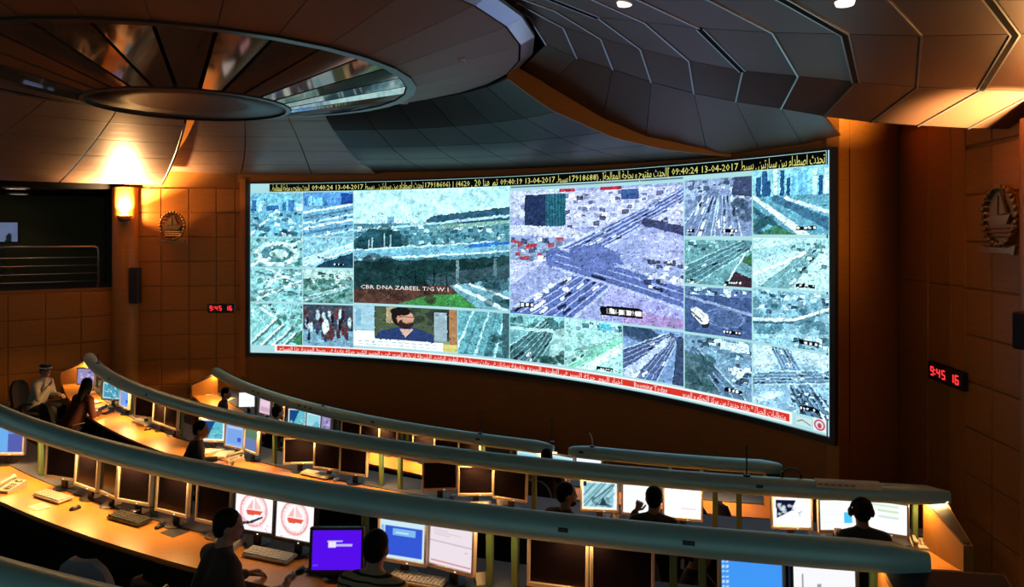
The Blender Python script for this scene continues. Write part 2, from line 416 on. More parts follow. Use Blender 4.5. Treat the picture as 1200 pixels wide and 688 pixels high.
ring_of('rim_panel', 4.38, 2.36, 4.56, 2.46, .004, 'rim_metal')
def ring_solid(name, prof, m, smooth=False):
    mb = MB(); n = len(prof); vs = []; fs = []
    for k in range(N):
        for r, z in prof: vs.append(ringpt(r, k, E + z))
    for k in range(N):
        for i in range(n): fs.append((k * n + i, ((k + 1) % N) * n + i, ((k + 1) % N) * n + (i + 1) % n, k * n + (i + 1) % n))
    mb.add(vs, fs); return mb.build(name, MATS[m], disc, smooth)
ring_solid('outer_ring', [(2.84, 1.965), (2.97, 1.965), (2.97, 2.06), (2.84, 2.06)], 'ring_dark')
ring_solid('inner_ring', [(1.22, 1.645), (1.28, 1.655), (1.28, 1.74), (1.22, 1.74)], 'ring_dark')
ring_solid('core', [(1.15, 1.78), (2.9, 2.10), (4.5, 2.52), (4.5, 2.62), (2.0, 2.95), (1.2, 2.95)], 'ceiling_black')
mb = MB(); mb.lathe([(0, 1.70 + E), (.7, 1.695 + E), (1.23, 1.67 + E), (1.23, 1.74 + E), (0, 1.76 + E)], 48); mb.build('centre_lens', MATS['disc_lens'], disc, True)
for (r, q) in ((3.62, 1.45), (3.55, .5), (3.6, -.6), (3.6, 2.4)):
    p = Vector((r * math.sin(q), -r * math.cos(q), E + 2.15 + (r - 3.55) * .26))
    mb = MB(); mb.lathe([(0, 0), (.05, 0), (.065, -.01), (.075, .0), (.075, .02)], 12); o = mb.build('spot_lens', MATS['bezel_silver'], disc); o.location = p

# ------------------------------------------------------------------ suspended ceiling wings around the disc
def surf_panel(fn, u0, u1, v0, v1, nu, nv, t=.03, g=.008, m='ceiling_metal', name='panel', parent=None):
    vs = []; fs = []; uv = []
    for layer in (0, 1):
        for i in range(nu + 1):
            for j in range(nv + 1):
                a = i / nu; b = j / nv
                p = fn(u0 + (u1 - u0) * (g + a * (1 - 2 * g)), v0 + (v1 - v0) * (g + b * (1 - 2 * g)))
                vs.append(p + Vector((0, 0, t * layer))); uv.append((u0 + (u1 - u0) * a, v0 + (v1 - v0) * b))
    w = nv + 1; off = (nu + 1) * w
    for i in range(nu):
        for j in range(nv):
            fs.append((i * w + j, (i + 1) * w + j, (i + 1) * w + j + 1, i * w + j + 1)); fs.append(tuple(off + k for k in (i * w + j + 1, (i + 1) * w + j + 1, (i + 1) * w + j, i * w + j)))
    for i in range(nu):
        for j in (0, nv): fs.append((i * w + j, (i + 1) * w + j, off + (i + 1) * w + j, off + i * w + j))
    for j in range(nv):
        for i in (0, nu): fs.append((i * w + j, i * w + j + 1, off + i * w + j + 1, off + i * w + j))
    me = bpy.data.meshes.new(name); me.from_pydata([tuple(v) for v in vs], [], fs); me.materials.append(MATS[m])
    ul = me.uv_layers.new(name='UVMap')
    for lp in me.loops: ul.data[lp.index].uv = uv[lp.vertex_index]
    bm = bmesh.new(); bm.from_mesh(me); bmesh.ops.recalc_face_normals(bm, faces=bm.faces); bm.to_mesh(me); bm.free()
    me.polygons.foreach_set('use_smooth', [True] * len(me.polygons)); me.set_sharp_from_angle(angle=math.radians(30)); me.update()
    return link(name, me, parent)

def interp(x, xs, ys): return float(np.interp(x, xs, ys))
def polar(th, rho, z): return Vector((UC.x + rho * math.sin(th), UC.y + rho * math.cos(th), E + z))
D2R = math.pi / 180
AX = math.atan2(.5606, .828)
def rho_end(th, r=RS - .02):
    d = th - AX; k = (UC - CS).length
    return -k * math.cos(d) + math.sqrt(r * r - (k * math.sin(d)) ** 2)
# wing B (over the left end of the display)
wb = thing('ceiling_wing_centre', 'brushed metal ceiling wing above the left end of the display', 'ceiling wing', kind='structure')
def fB(u, v):
    th = (-28 + 7 * (1 - v) * (1 - u) + 35.5 * u) * D2R; re = rho_end(th); rho = 4.35 + (re - 4.35) * v
    return polar(th, rho, interp(v, [0, .35, .7, .9, 1], [2.45, 2.10, 1.72, 1.53, 1.47]) - .10 * u * v)
for i in range(3):
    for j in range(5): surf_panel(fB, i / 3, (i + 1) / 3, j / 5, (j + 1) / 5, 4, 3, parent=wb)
# wing C (over the middle of the display, its shade put into a darker panel colour), lower than its neighbours
wc = thing('ceiling_wing_display', 'shaded panelled ceiling wing sweeping down to the display top edge', 'ceiling wing', kind='structure')
def fC(u, v):
    th = (7.5 + 64 * u) * D2R; re = rho_end(th); rho = 4.4 + (re - 4.4) * v
    zz = interp(v, [0, .17, .45, .68, 1], [2.32, 1.90, 1.50, 1.35, 1.27]); z2 = interp(v, [0, .17, .45, .68, 1], [2.42, 2.08, 1.72, 1.52, 1.42])
    return polar(th, rho, z2 + (zz - z2) * u)
for i in range(6):
    for j in range(5): surf_panel(fC, i / 6, (i + 1) / 6, j / 5, (j + 1) / 5, 3, 3, parent=wc, m='ceiling_metal_shaded')
# its timber edge fascia
mb = MB(); n = 16
vs = []; fs = []
for i in range(n + 1):
    p = fC(1.0, i / n); h = interp(i / n, [0, .2, .5, .8, 1], [.24, .36, .28, .2, .1])
    q = Vector((.317, -.948, 0)) * .05
    vs += [p + Vector((0, 0, -.015)), p + Vector((0, 0, h)), p + q + Vector((0, 0, h)), p + q + Vector((0, 0, -.015))]
for i in range(n):
    for k in range(4): fs.append((4 * i + k, 4 * i + (k + 1) % 4, 4 * i + 4 + (k + 1) % 4, 4 * i + 4 + k))
fs += [(0, 1, 2, 3), tuple(4 * n + k for k in (3, 2, 1, 0))]
mb.add(vs, fs); mb.build('edge_fascia', MATS['wood_dark'], wc)
# wing A (over the gallery), the lowest
wa = thing('ceiling_wing_gallery', 'brushed metal ceiling wing lit by the sconce above the gallery', 'ceiling wing', kind='structure')
def fA(u, v):
    th = (-27.5 + 3.5 * (1 - v) * (1 - u) - 52 * u) * D2R; re = 9.0 + 1.1 * u; rho = 4.5 + (re - 4.5) * v
    return polar(th, rho, interp(v, [0, .15, .3, .62, .85, 1], [2.35, 2.15, 1.97, 1.58, 1.30, 1.13]))
for i in range(4):
    for j in range(5): surf_panel(fA, i / 4, (i + 1) / 4, j / 5, (j + 1) / 5, 4, 3, parent=wa)
mb = MB(); pts = [fA(0, v / 12) + Vector((0, 0, .01)) for v in range(2, 13)]; mb.tube(pts, .018, 6); mb.build('edge_bead', MATS['rib_silver'], wa, True)
mb = MB(); vs = []; fs = []
for i in range(13):
    p = fA(0, i / 12); vs += [p, p + Vector((0, 0, .55))]
for i in range(12): fs.append((2 * i, 2 * i + 2, 2 * i + 3, 2 * i + 1))
off = len(vs); vs += [v + Vector((.03, .02, 0)) for v in vs]
fs += [tuple(off + k for k in f[::-1]) for f in fs]; fs += [(0, 1, off + 1, off), (24, 25, off + 25, off + 24)] + [(2 * i, 2 * i + 2, off + 2 * i + 2, off + 2 * i) for i in range(12)]
mb.add(vs, fs); mb.build('edge_return', MATS['ceiling_black'], wa)

# wing D (large faceted wing on the right). columns = ribs, rows = fold lines; (frame column, frame row, height above the eye)
RIB = [ # L0            L1            L2            L3 (lower fold)    L4 (towards the display: depth)
 ((1330, 0, 1.75), (1340, 36, 1.66), (1270, 107, 1.48), (1195, 151, 1.22), (1092, 157, 10.9)),
 ((1262, 0, 1.78), (1275, 38, 1.70), (1215, 107, 1.50), (1135, 150, 1.24), (1066, 155, 11.0)),
 ((1160, 0, 1.82), (1190, 40, 1.74), (1150, 105, 1.54), (1076, 147, 1.28), (1040, 152, 11.05)),
 ((1040, 0, 1.88), (1080, 42, 1.80), (1075, 102, 1.60), (1020, 143, 1.33), (1012, 153, 11.05)),
 ((920, 0, 1.96), (990, 40, 1.86), (1003, 96, 1.66), (965, 136, 1.39), (986, 160, 10.85)),
 ((832, 0, 2.08), (905, 38, 1.98), (935, 89, 1.78), (915, 127, 1.53), (940, 169, 11.25)),
 ((750, 0, 2.22), (820, 33, 2.12), (870, 83, 1.93), (862, 119, 1.69), (890, 176, 11.9)),
 ((688, -4, 2.36), (755, 26, 2.28), (807, 71, 2.10), (813, 109, 1.86), (830, 184, 12.65)),
 ((630, -8, 2.50), (700, 20, 2.44), (750, 57, 2.28), (763, 96, 2.04), (757, 163, 12.0)),
 ((590, -10, 2.6), (650, 12, 2.56), (704, 45, 2.44), (718, 81, 2.24), (706, 142, 11.75)),
 ((560, -12, 2.66), (610, 5, 2.62), (660, 32, 2.56), (676, 68, 2.40), (640, 103, 11.45)),
 ((540, -14, 2.7), (580, 0, 2.68), (620, 20, 2.66), (640, 52, 2.52), (610, 81, 11.3)),
]
wd = thing('ceiling_wing_right', 'large faceted ceiling wing with folded ribs, warmly lit at its low edge', 'ceiling wing', kind='structure')
def rp(px, py, z): 
    d = F * z / (HY - py); return Vector(((px - 600) / F * d, d, E + z))
G = []
for r in RIB:
    row = [rp(*r[k]) for k in range(4)] + [pt(*r[4])]
    e = row[0] - row[1]; row = [row[0] + Vector((e.x, e.y, .06)) * 2.2] + row
    G.append(row)
def cell(i, j):
    a, b, c, d = G[i][j], G[i + 1][j], G[i + 1][j + 1], G[i][j + 1]
    return lambda u, v: (a * (1 - u) + b * u) * (1 - v) + (d * (1 - u) + c * u) * v
for i in range(len(G) - 1):
    for j in range(5):
        if i < 4 and j == 4 : continue
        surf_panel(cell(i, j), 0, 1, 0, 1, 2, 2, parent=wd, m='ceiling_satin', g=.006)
# thin return behind the low fold where it stands free of the display wall
for i in range(4):
    a, b = G[i][4], G[i + 1][4]
    mb = MB(); q = Vector((0, .02, 0)); up = Vector((0, 0, .5)); vs = [a, b, b + up + q * 20, a + up + q * 20]; vs += [v + q for v in vs]
    mb.add(vs, [(0, 1, 2, 3), (7, 6, 5, 4)] + [(k, (k + 1) % 4, 4 + (k + 1) % 4, 4 + k) for k in range(4)]); mb.build('edge_return', MATS['ceiling_black'], wd)
def bar_along(pts, w, h, off, name, m):
    mb = MB(); vs = []; fs = []
    for k, p in enumerate(pts):
        t = (pts[min(k + 1, len(pts) - 1)] - pts[max(k - 1, 0)]); t.z = 0; t.normalize(); s = Vector((-t.y, t.x, 0))
        c = p + s * off + Vector((0, 0, -.004))
        vs += [c - s * w / 2, c + s * w / 2, c + s * w / 2 + Vector((0, 0, -h)), c - s * w / 2 + Vector((0, 0, -h))]
    for k in range(len(pts) - 1):
        for i in range(4): fs.append((4 * k + i, 4 * k + (i + 1) % 4, 4 * k + 4 + (i + 1) % 4, 4 * k + 4 + i))
    fs += [(0, 1, 2, 3), tuple(4 * (len(pts) - 1) + i for i in (3, 2, 1, 0))]
    mb.add(vs, fs); mb.build(name, MATS[m], wd)
for i, r in enumerate(G):
    if i in (2, 4, 6, 8):
        hi = {2: 4, 4: 4, 6: 4, 8: 3}[i]; lo = {2: 0, 4: 0, 6: 2, 8: 1}[i]
        bar_along(r[lo:hi], .016, .012, -.034, 'rib', 'rib_silver'); bar_along(r[lo:hi], .016, .012, .034, 'rib', 'rib_silver'); bar_along(r[lo:hi], .05, .014, 0, 'slot', 'ceiling_black')
        bar_along(r[hi - 1:5], .02, .01, 0, 'rib', 'rib_silver')
        if lo: bar_along(r[0:lo + 1], .02, .01, 0, 'rib', 'rib_silver')
    else:
        bar_along(r[0:5], .020, .01, 0, 'rib', 'rib_silver')
# two lit downlights in the wing
for (px, py, z) in ((732, 3, 2.28), (990, 2, 1.88)):
    p = rp(px, py, z)
    mb = MB(); mb.lathe([(0, -.02), (.05, -.02), (.07, -.03), (.08, 0)], 14); o = mb.build('downlight_lens', MATS['downlight_glow'], wd); o.location = p
# ------------------------------------------------------------------ picture painter for the displays (numpy, no files)
class Cv:
    def __init__(s, w, h, col, rng):
        s.w, s.h, s.rng = w, h, rng
        s.a = np.ones((h, w, 3)) * np.array(lin(*col)); s.X, s.Y = np.meshgrid((np.arange(w) + .5) / w, (np.arange(h) + .5) / h)
        s.asp = w / h
    def blend(s, m, col): 
        c = np.array(lin(*col)); s.a = s.a * (1 - m[..., None]) + c * m[..., None]; return s
    def line(s, p, q, wd, col, w2=None, al=1.0):
        ax, ay = p; bx, by = q; dx, dy = (bx - ax) * s.asp, by - ay; L2 = dx * dx + dy * dy + 1e-9
        t = np.clip(((s.X - ax) * s.asp * dx + (s.Y - ay) * dy) / L2, 0, 1)
        d = np.hypot((s.X - ax) * s.asp - t * dx, (s.Y - ay) - t * dy)
        ww = wd + ((w2 if w2 is not None else wd) - wd) * t
        return s.blend(al * np.clip((ww / 2 - d) * s.h + .5, 0, 1), col)
    def poly(s, pts, col, al=1.0):
        ins = np.zeros((s.h, s.w), bool); n = len(pts)
        for i in range(n):
            x0, y0 = pts[i]; x1, y1 = pts[(i + 1) % n]
            c = (y0 > s.Y) != (y1 > s.Y)
            ins ^= c & (s.X < (x1 - x0) * (s.Y - y0) / ((y1 - y0) or 1e-9) + x0)
        return s.blend(ins * al, col)
    def rect(s, x0, y0, x1, y1, col, al=1.0): return s.blend(((s.X >= x0) & (s.X <= x1) & (s.Y >= y0) & (s.Y <= y1)) * al, col)
    def ell(s, cx, cy, rx, ry, col, al=1.0, ring=None):
        d = np.hypot((s.X - cx) / rx, (s.Y - cy) / ry)
        m = np.clip((1 - d) * min(rx * s.w, ry * s.h) + .5, 0, 1)
        if ring: m = m * (d > ring)
        return s.blend(m * al, col)
    def noise(s, n, amt, y0=0, y1=1, m=1):
        g = s.rng.random((n * m + 2, n + 2)); yy = s.Y * n * m; xx = s.X * n
        i, j = yy.astype(int), xx.astype(int); fy, fx = yy - i, xx - j
        v = g[i, j] * (1 - fy) * (1 - fx) + g[i + 1, j] * fy * (1 - fx) + g[i, j + 1] * (1 - fy) * fx + g[i + 1, j + 1] * fy * fx
        k = ((s.Y >= y0) & (s.Y <= y1))[..., None]
        s.a = np.where(k, s.a * (1 + (v[..., None] - .5) * 2 * amt), s.a); return s
    def road(s, p, q, w0, w1, col=(92, 120, 150), lanes=3, cars=8, line=(205, 232, 240)):
        s.line(p, q, w0, col, w1); 
        dx, dy = (q[0] - p[0]) * s.asp, q[1] - p[1]; L = math.hypot(dx, dy); nx, ny = -dy / L, dx / L
        for k in range(lanes + 1):
            o = k / lanes - .5
            a = (p[0] + nx * o * w0 / s.asp, p[1] + ny * o * w0); b = (q[0] + nx * o * w1 / s.asp, q[1] + ny * o * w1)
            s.line(a, b, .008 + (.012 if k in (0, lanes) else 0), line, .008 + (.016 if k in (0, lanes) else 0), .75)
        for k in range(cars):
            t = s.rng.random(); o = (s.rng.integers(lanes) + .5) / lanes - .5; w = w0 + (w1 - w0) * t
            cx, cy = p[0] + (q[0] - p[0]) * t + nx * o * w / s.asp, p[1] + (q[1] - p[1]) * t + ny * o * w
            e = w / lanes * .55; c = [(240, 250, 252), (40, 50, 70), (220, 235, 240), (70, 80, 100)][s.rng.integers(4)]
            s.line((cx - dx / L * e / s.asp, cy - dy / L * e), (cx + dx / L * e / s.asp, cy + dy / L * e), e * .8, c)
        return s
    def trees(s, n, box, col=(40, 78, 92), r=.05):
        for k in range(n):
            x = box[0] + (box[2] - box[0]) * s.rng.random(); y = box[1] + (box[3] - box[1]) * s.rng.random(); q = r * (.5 + s.rng.random())
            s.ell(x, y, q / s.asp * 1.3, q, col, .7)
        return s
    def towers(s, n, x0, x1, base, hmin, hmax, cols):
        for k in range(n):
            x = x0 + (x1 - x0) * (k + s.rng.random() * .5) / n; w = (x1 - x0) / n * (.5 + .4 * s.rng.random()); h = hmin + (hmax - hmin) * s.rng.random()
            c = cols[s.rng.integers(len(cols))]; s.rect(x, base - h, x + w, base, c)
            for q in range(3): s.line((x + w * (q + .5) / 3, base - h), (x + w * (q + .5) / 3, base), .012, tuple(min(255, int(v * 1.25)) for v in c), al=.6)
        return s
    def blocks(s, n, box, cols, e=.05):
        for k in range(n):
            x = box[0] + (box[2] - box[0]) * s.rng.random(); y = box[1] + (box[3] - box[1]) * s.rng.random(); q = e * (.5 + s.rng.random())
            s.rect(x, y, x + q * 1.5 / s.asp, y + q, cols[s.rng.integers(len(cols))], .85)
        return s
    def finish(s, warp=1.0, grain=.30, sharp=.7, tint=(.86, 1.03, 1.05), gam=1.12, clutter=.65, sky=0.0):
        """camera-picture look: edges broken up, grain, sharpening halo, cool cast"""
        h, w = s.h, s.w
        def fld(cell):
            n, m = int(h / cell) + 2, int(w / cell) + 2; g = s.rng.random((n, m)) * 2 - 1
            yy, xx = np.meshgrid(np.arange(h) / cell, np.arange(w) / cell, indexing='ij'); i, j = yy.astype(int), xx.astype(int); fy, fx = yy - i, xx - j
            i2, j2 = np.minimum(i + 1, n - 1), np.minimum(j + 1, m - 1)
            return g[i, j] * (1 - fy) * (1 - fx) + g[i2, j] * fy * (1 - fx) + g[i, j2] * (1 - fy) * fx + g[i2, j2] * fy * fx
        dy = fld(2.2) * 1.3 * warp + fld(7) * 2.0 * warp; dx = fld(2.2) * 1.3 * warp + fld(7) * 2.0 * warp
        yy, xx = np.meshgrid(np.arange(h), np.arange(w), indexing='ij')
        s.a = s.a[np.clip(np.round(yy + dy), 0, h - 1).astype(int), np.clip(np.round(xx + dx), 0, w - 1).astype(int)]
        k = 1 + grain * (fld(1.6) * .7 + fld(3) * .7 + fld(6) * .5); s.a = s.a * np.clip(k, .25, 1.9)[..., None]
        n = int(h * w / 16 * clutter); L = np.zeros((h, w)); px, py = s.rng.random(n) * w, s.rng.random(n) * h; an = s.rng.choice([.15, -.35, .6, 1.4, 2.4], n) + s.rng.normal(0, .2, n)
        val = np.where(s.rng.random(n) < .5, s.rng.uniform(-.9, -.25, n), s.rng.uniform(.15, .55, n)); ln = s.rng.uniform(1, 4, n)
        for t in np.linspace(-.5, .5, 5): L[np.clip(py + np.sin(an) * ln * t, 0, h - 1).astype(int), np.clip(px + np.cos(an) * ln * t, 0, w - 1).astype(int)] = val
        s.a = s.a * np.exp(L * np.where(s.Y < sky, .15, 1.0))[..., None]
        b = s.a.copy()
        for ax in (0, 1): b = (np.roll(b, 1, ax) + b + np.roll(b, -1, ax)) / 3
        s.a = np.clip(s.a + sharp * (s.a - b), 0, 1.3) ** gam * np.array(tint); return s
    def label(s, x, y, w, h, bg=(14, 18, 26), fg=(235, 240, 245)):
        s.rect(x, y, x + w, y + h, bg); n = max(3, int(w * s.asp / h * 1.2))
        for k in range(n):
            if s.rng.random() < .8: s.rect(x + w * (k + .25) / n, y + h * .28, x + w * (k + .8) / n, y + h * .75, fg)
        return s

PAL = [(214, 236, 240), (170, 208, 220), (120, 160, 180), (70, 105, 130), (40, 70, 95), (230, 244, 246)]
def p_city(c):
    c.noise(6, .25); c.towers(7, 0, 1, .42, .12, .42, [(60, 110, 160), (90, 150, 190), (190, 225, 235), (70, 120, 170)]); c.rect(0, .42, 1, .7, (120, 180, 205))
    c.line((0, .95), (.5, .4), .05, (215, 240, 245)); c.line((1, .75), (.35, .5), .04, (200, 232, 240)); c.trees(16, (0, .7, 1, 1)); c.blocks(30, (0, .4, 1, 1), PAL, .05); c.noise(16, .3)
def p_bands(c):
    c.rect(0, 0, 1, .3, (96, 150, 205)); c.towers(5, 0, .5, .3, .1, .22, [(130, 190, 220), (70, 120, 170)]); c.rect(.75, .05, 1, .3, (40, 80, 150))
    for k in range(6): c.line((-.1, .48 + .12 * k), (1.1, .26 + .11 * k), .05, [(225, 242, 246), (90, 130, 160), (190, 222, 235)][k % 3])
    c.blocks(18, (0, .4, 1, .9), PAL, .04); c.noise(14, .22)
def p_round(c):
    c.ell(.5, .55, .42, .4, (215, 238, 240)); c.ell(.5, .55, .3, .28, (90, 140, 150)); c.ell(.55, .55, .17, .15, (200, 226, 225)); c.line((0, .95), (.35, .7), .1, (225, 242, 244)); c.line((.7, .3), (1, .1), .08, (220, 240, 242))
    c.trees(18, (0, 0, 1, 1), (50, 100, 95), .06); c.blocks(16, (0, 0, 1, .4), PAL); c.noise(12, .3)
def p_curve(c):
    c.rect(0, 0, 1, .35, (150, 195, 212)); c.line((0, .85), (1, .25), .16, (190, 222, 232), .12); c.line((0, .95), (1, .38), .05, (235, 248, 250)); c.line((0, .7), (1, .2), .03, (240, 250, 250))
    c.poly([(.2, 1), (.55, .72), (1, .5), (1, 1)], (42, 78, 100)); c.trees(24, (.3, .65, 1, 1), (34, 66, 84), .06); c.label(.6, .84, .22, .08); c.noise(14, .2)
def p_inter(c):
    for k in range(7):
        a = c.rng.random(); c.line((c.rng.random() * .4, -.05 + k * .15), (1.05, c.rng.random()), .05, [(225, 244, 244), (85, 125, 135), (205, 232, 235)][k % 3])
    c.line((.1, 1), (.6, 0), .08, (225, 242, 244)); c.trees(26, (0, 0, 1, 1), (60, 108, 105), .06); c.blocks(30, (0, 0, 1, 1), PAL, .04); c.noise(16, .35)
def p_green(c):
    c.rect(0, 0, 1, .3, (190, 218, 215)); c.blocks(60, (0, .05, 1, .6), [(215, 235, 230), (90, 130, 125), (50, 90, 88), (170, 200, 190)], .05); c.trees(24, (0, .3, 1, 1), (55, 105, 88), .07); c.road((-.1, .95), (.9, .5), .12, .06, (120, 160, 160), 2, 6); c.noise(14, .28)
def p_bend(c):
    c.blocks(30, (0, 0, 1, .3), PAL, .05)
    for (a, b) in (((.0, .95), (.5, .35)), ((.2, 1), (.62, .5)), ((.4, 1), (.75, .6)), ((.6, 1), (.85, .7))): c.line(a, b, .05, (232, 246, 246)); c.line((a[0] + .05, a[1]), (b[0] + .05, b[1]), .05, (95, 135, 140))
    c.line((.5, .35), (.2, .12), .06, (228, 244, 245)); c.poly([(.78, .9), (1, .6), (1, 1)], (70, 130, 95)); c.trees(14, (.5, .2, 1, .6), (60, 110, 100)); c.noise(14, .28)
def p_crowd(c):
    c.rect(0, 0, 1, .6, (70, 78, 95)); c.rect(0, .6, 1, 1, (130, 165, 185))
    for k in range(46): 
        x, y = c.rng.random(), .1 + .6 * c.rng.random(); col = [(110, 60, 66), (40, 44, 60), (90, 60, 70), (190, 205, 215), (60, 70, 95)][c.rng.integers(5)]
        c.ell(x, y + .1, .035, .12, col); c.ell(x, y - .03, .02, .03, (120, 90, 84))
    c.ell(.45, .52, .07, .18, (225, 238, 242)); c.noise(16, .2)
def p_park(c):
    c.rect(0, 0, 1, .30, (196, 238, 244)); c.noise(5, .05, 0, .3); c.towers(10, .1, .95, .31, .02, .10, [(140, 180, 205), (110, 150, 180), (170, 205, 220)])
    c.poly([(.5, .24), (1, .17), (1, .34), (.45, .31)], (58, 96, 118)); c.rect(0, .30, 1, .62, (92, 140, 156)); c.blocks(130, (0, .3, 1, .5), [(180, 220, 228), (60, 100, 112), (120, 165, 172), (220, 240, 240), (44, 82, 96)], .025)
    c.line((0, .36), (1, .24), .02, (180, 215, 225)); c.line((.55, .33), (1, .29), .03, (140, 175, 165)); c.poly([(0, .45), (0, .58), (.32, .55), (.3, .36), (.1, .34)], (48, 88, 100)); c.trees(16, (.03, .36, .3, .55), (36, 74, 84), .05)
    c.line((-.05, .585), (1.05, .48), .11, (128, 182, 205), .09); c.line((-.05, .535), (1.05, .44), .012, (205, 235, 240)); c.line((-.05, .62), (1.05, .52), .015, (215, 240, 245)); c.line((.75, .49), (1, .45), .03, (64, 120, 190))
    c.poly([(0, .63), (.62, .60), (1, .56), (1, .8), (0, .92)], (44, 72, 74)); c.trees(60, (0, .62, .9, .82), (30, 56, 58), .05); c.poly([(.45, .74), (1, .63), (1, .80), (.5, .86)], (60, 84, 92)); c.rect(.66, .6, .68, .84, (110, 130, 135)); c.rect(.9, .58, .92, .82, (96, 118, 126))
    c.poly([(0, .88), (.75, .80), (.78, 1), (0, 1)], (96, 66, 58)); c.poly([(.28, 1), (.5, .9), (.74, .88), (.8, 1)], (74, 140, 78)); c.trees(14, (0, .86, .5, .95), (70, 50, 46), .03)
    c.poly([(.62, .82), (1, .74), (1, 1), (.8, 1)], (120, 165, 180)); c.line((.66, .82), (.98, 1), .03, (220, 240, 245)); c.line((.75, .8), (1, .9), .02, (230, 244, 248)); c.trees(8, (.85, .78, 1, .95), (40, 70, 80), .04)
    for (x, y) in ((.40, .70), (.52, .68), (.30, .74), (.60, .72), (.46, .76)):
        c.line((x, y), (x, y + .14), .012, (24, 40, 42)); [c.line((x, y), (x + .05 * math.cos(q), y + .08 * math.sin(q)), .012, (34, 66, 66)) for q in (-.4, -1.2, -2, -2.8, .3, 2.9)]
    for x, h in ((.12, .1), (.2, .14), (.24, .12), (.62, .12), (.1, .08)): c.line((x, .52), (x, .52 - h), .006, (190, 220, 228))
    c.noise(40, .22); c.noise(12, .12)
def p_junction(c):
    c.noise(8, .08); c.rect(0, 0, .3, .22, (196, 206, 226)); c.poly([(.3, .02), (1, .02), (1, .30), (.3, .30)], (196, 202, 230)); c.blocks(120, (.3, .03, .98, .30), [(236, 240, 250), (96, 104, 140), (150, 158, 190), (60, 66, 96), (226, 230, 244)], .022)
    c.blocks(16, (0, .05, .3, .22), [(236, 242, 250), (120, 130, 160)], .03); c.rect(.30, .0, .39, .03, (176, 60, 84)); c.rect(.54, .0, .66, .03, (176, 50, 80)); c.rect(.66, .03, .76, .1, (70, 100, 150))
    c.rect(.09, .04, .22, .30, (44, 60, 92)); c.rect(.22, .04, .34, .29, (52, 112, 124))
    for k in range(7): c.line((.225 + .017 * k, .04), (.225 + .017 * k, .29), .008, (38, 84, 100))
    c.poly([(0, .28), (.36, .30), (.55, .40), (0, .36)], (206, 214, 232)); c.poly([(0, .38), (.34, .42), (.5, .52), (0, .60)], (150, 170, 196)); c.blocks(50, (0, .38, .3, .54), [(236, 240, 248), (60, 76, 104), (170, 60, 66), (120, 140, 168)], .025)
    road = (100, 118, 170)
    c.road((.30, .56), (1.02, .06), .17, .10, road, 5, 26, (205, 214, 240)); c.road((.60, .60), (.12, 1.08), .20, .36, road, 6, 24, (200, 210, 238)); c.road((.28, .54), (1.05, .80), .16, .15, road, 3, 8, (190, 200, 232))
    c.poly([(.36, .48), (.52, .42), (.66, .50), (.62, .61), (.46, .65), (.37, .57)], (106, 122, 172))
    c.poly([(.76, .36), (.95, .33), (1, .42), (1, .58), (.80, .52)], (178, 186, 224)); c.line((.80, .27), (1, .33), .06, (70, 78, 112)); c.blocks(34, (.78, .52, .99, .68), [(226, 234, 246), (52, 60, 86), (150, 160, 192)], .028)
    c.poly([(.52, 1), (.60, .74), (1, .88), (1, 1)], (166, 168, 214)); c.poly([(.7, .9), (1, .93), (1, 1), (.66, 1)], (172, 150, 196)); c.line((0, .62), (.2, .56), .02, (220, 228, 244)); c.poly([(0, .56), (.2, .58), (0, .78)], (190, 198, 230))
    for q in ((.22, .80), (.17, .84), (.25, .76), (.34, .78)): c.ell(q[0], q[1], .018, .02, (232, 246, 248))
    c.label(.54, .885, .24, .07); c.label(.06, .90, .09, .045); c.noise(44, .16); c.noise(10, .08)
def p_news(c):
    c.rect(0, 0, .2, .62, (150, 190, 205)); c.rect(.2, 0, 1, .75, (70, 84, 62)); c.trees(30, (.5, 0, .95, .6), (40, 50, 44), .08); c.rect(.32, .02, .42, .4, (166, 152, 120)); c.rect(.78, .1, .9, .75, (140, 165, 175)); c.rect(.92, 0, .99, .9, (158, 116, 78)); c.rect(.02, .1, .07, .5, (120, 170, 190))
    c.poly([(.2, .78), (.26, .60), (.42, .50), (.62, .50), (.76, .62), (.78, .80)], (40, 58, 104)); c.poly([(.44, .52), (.5, .72), (.58, .52)], (196, 168, 150))
    c.ell(.47, .24, .105, .24, (30, 24, 24)); c.ell(.50, .28, .08, .2, (196, 150, 128)); c.ell(.505, .40, .075, .11, (44, 32, 32)); c.ell(.52, .33, .05, .06, (190, 144, 122)); c.ell(.45, .12, .10, .10, (26, 22, 22)); c.line((.44, .24), (.6, .24), .02, (60, 50, 50)); c.line((.48, .37), (.56, .37), .02, (120, 70, 66))
    c.rect(0, .62, .2, .8, (240, 248, 248)); c.rect(0, .8, .86, 1, (238, 246, 246)); c.rect(.86, .82, 1, 1, (196, 190, 110))
    for k in range(12): c.rect(.04 + .065 * k, .85, .085 + .065 * k, .88, (150, 180, 190)); c.rect(.05 + .065 * k, .92, .09 + .065 * k, .94, (160, 190, 198))
    c.noise(24, .12)
def p_stripe(c):
    for k in range(7): c.line((-.1 + .2 * k, 1.1), (.35 + .14 * k, -.1), .05, [(190, 228, 234), (88, 138, 150)][k % 2], .03)
    c.trees(20, (.5, .5, 1, 1), (56, 96, 104), .06); c.rect(.86, 0, 1, .9, (70, 104, 112)); c.noise(14, .28)
def p_lanes(c):
    c.rect(0, 0, 1, .22, (150, 200, 205)); c.trees(16, (0, .05, 1, .3), (60, 110, 110), .06); c.road((.75, .2), (.1, 1.1), .35, .75, (76, 116, 122), 6, 14); c.rect(0, .28, .8, .34, (190, 226, 228)); c.poly([(.7, 1), (.8, .3), (1, .2), (1, 1)], (170, 205, 205)); c.trees(16, (.6, .75, 1, 1), (40, 76, 74), .07); c.noise(14, .25)
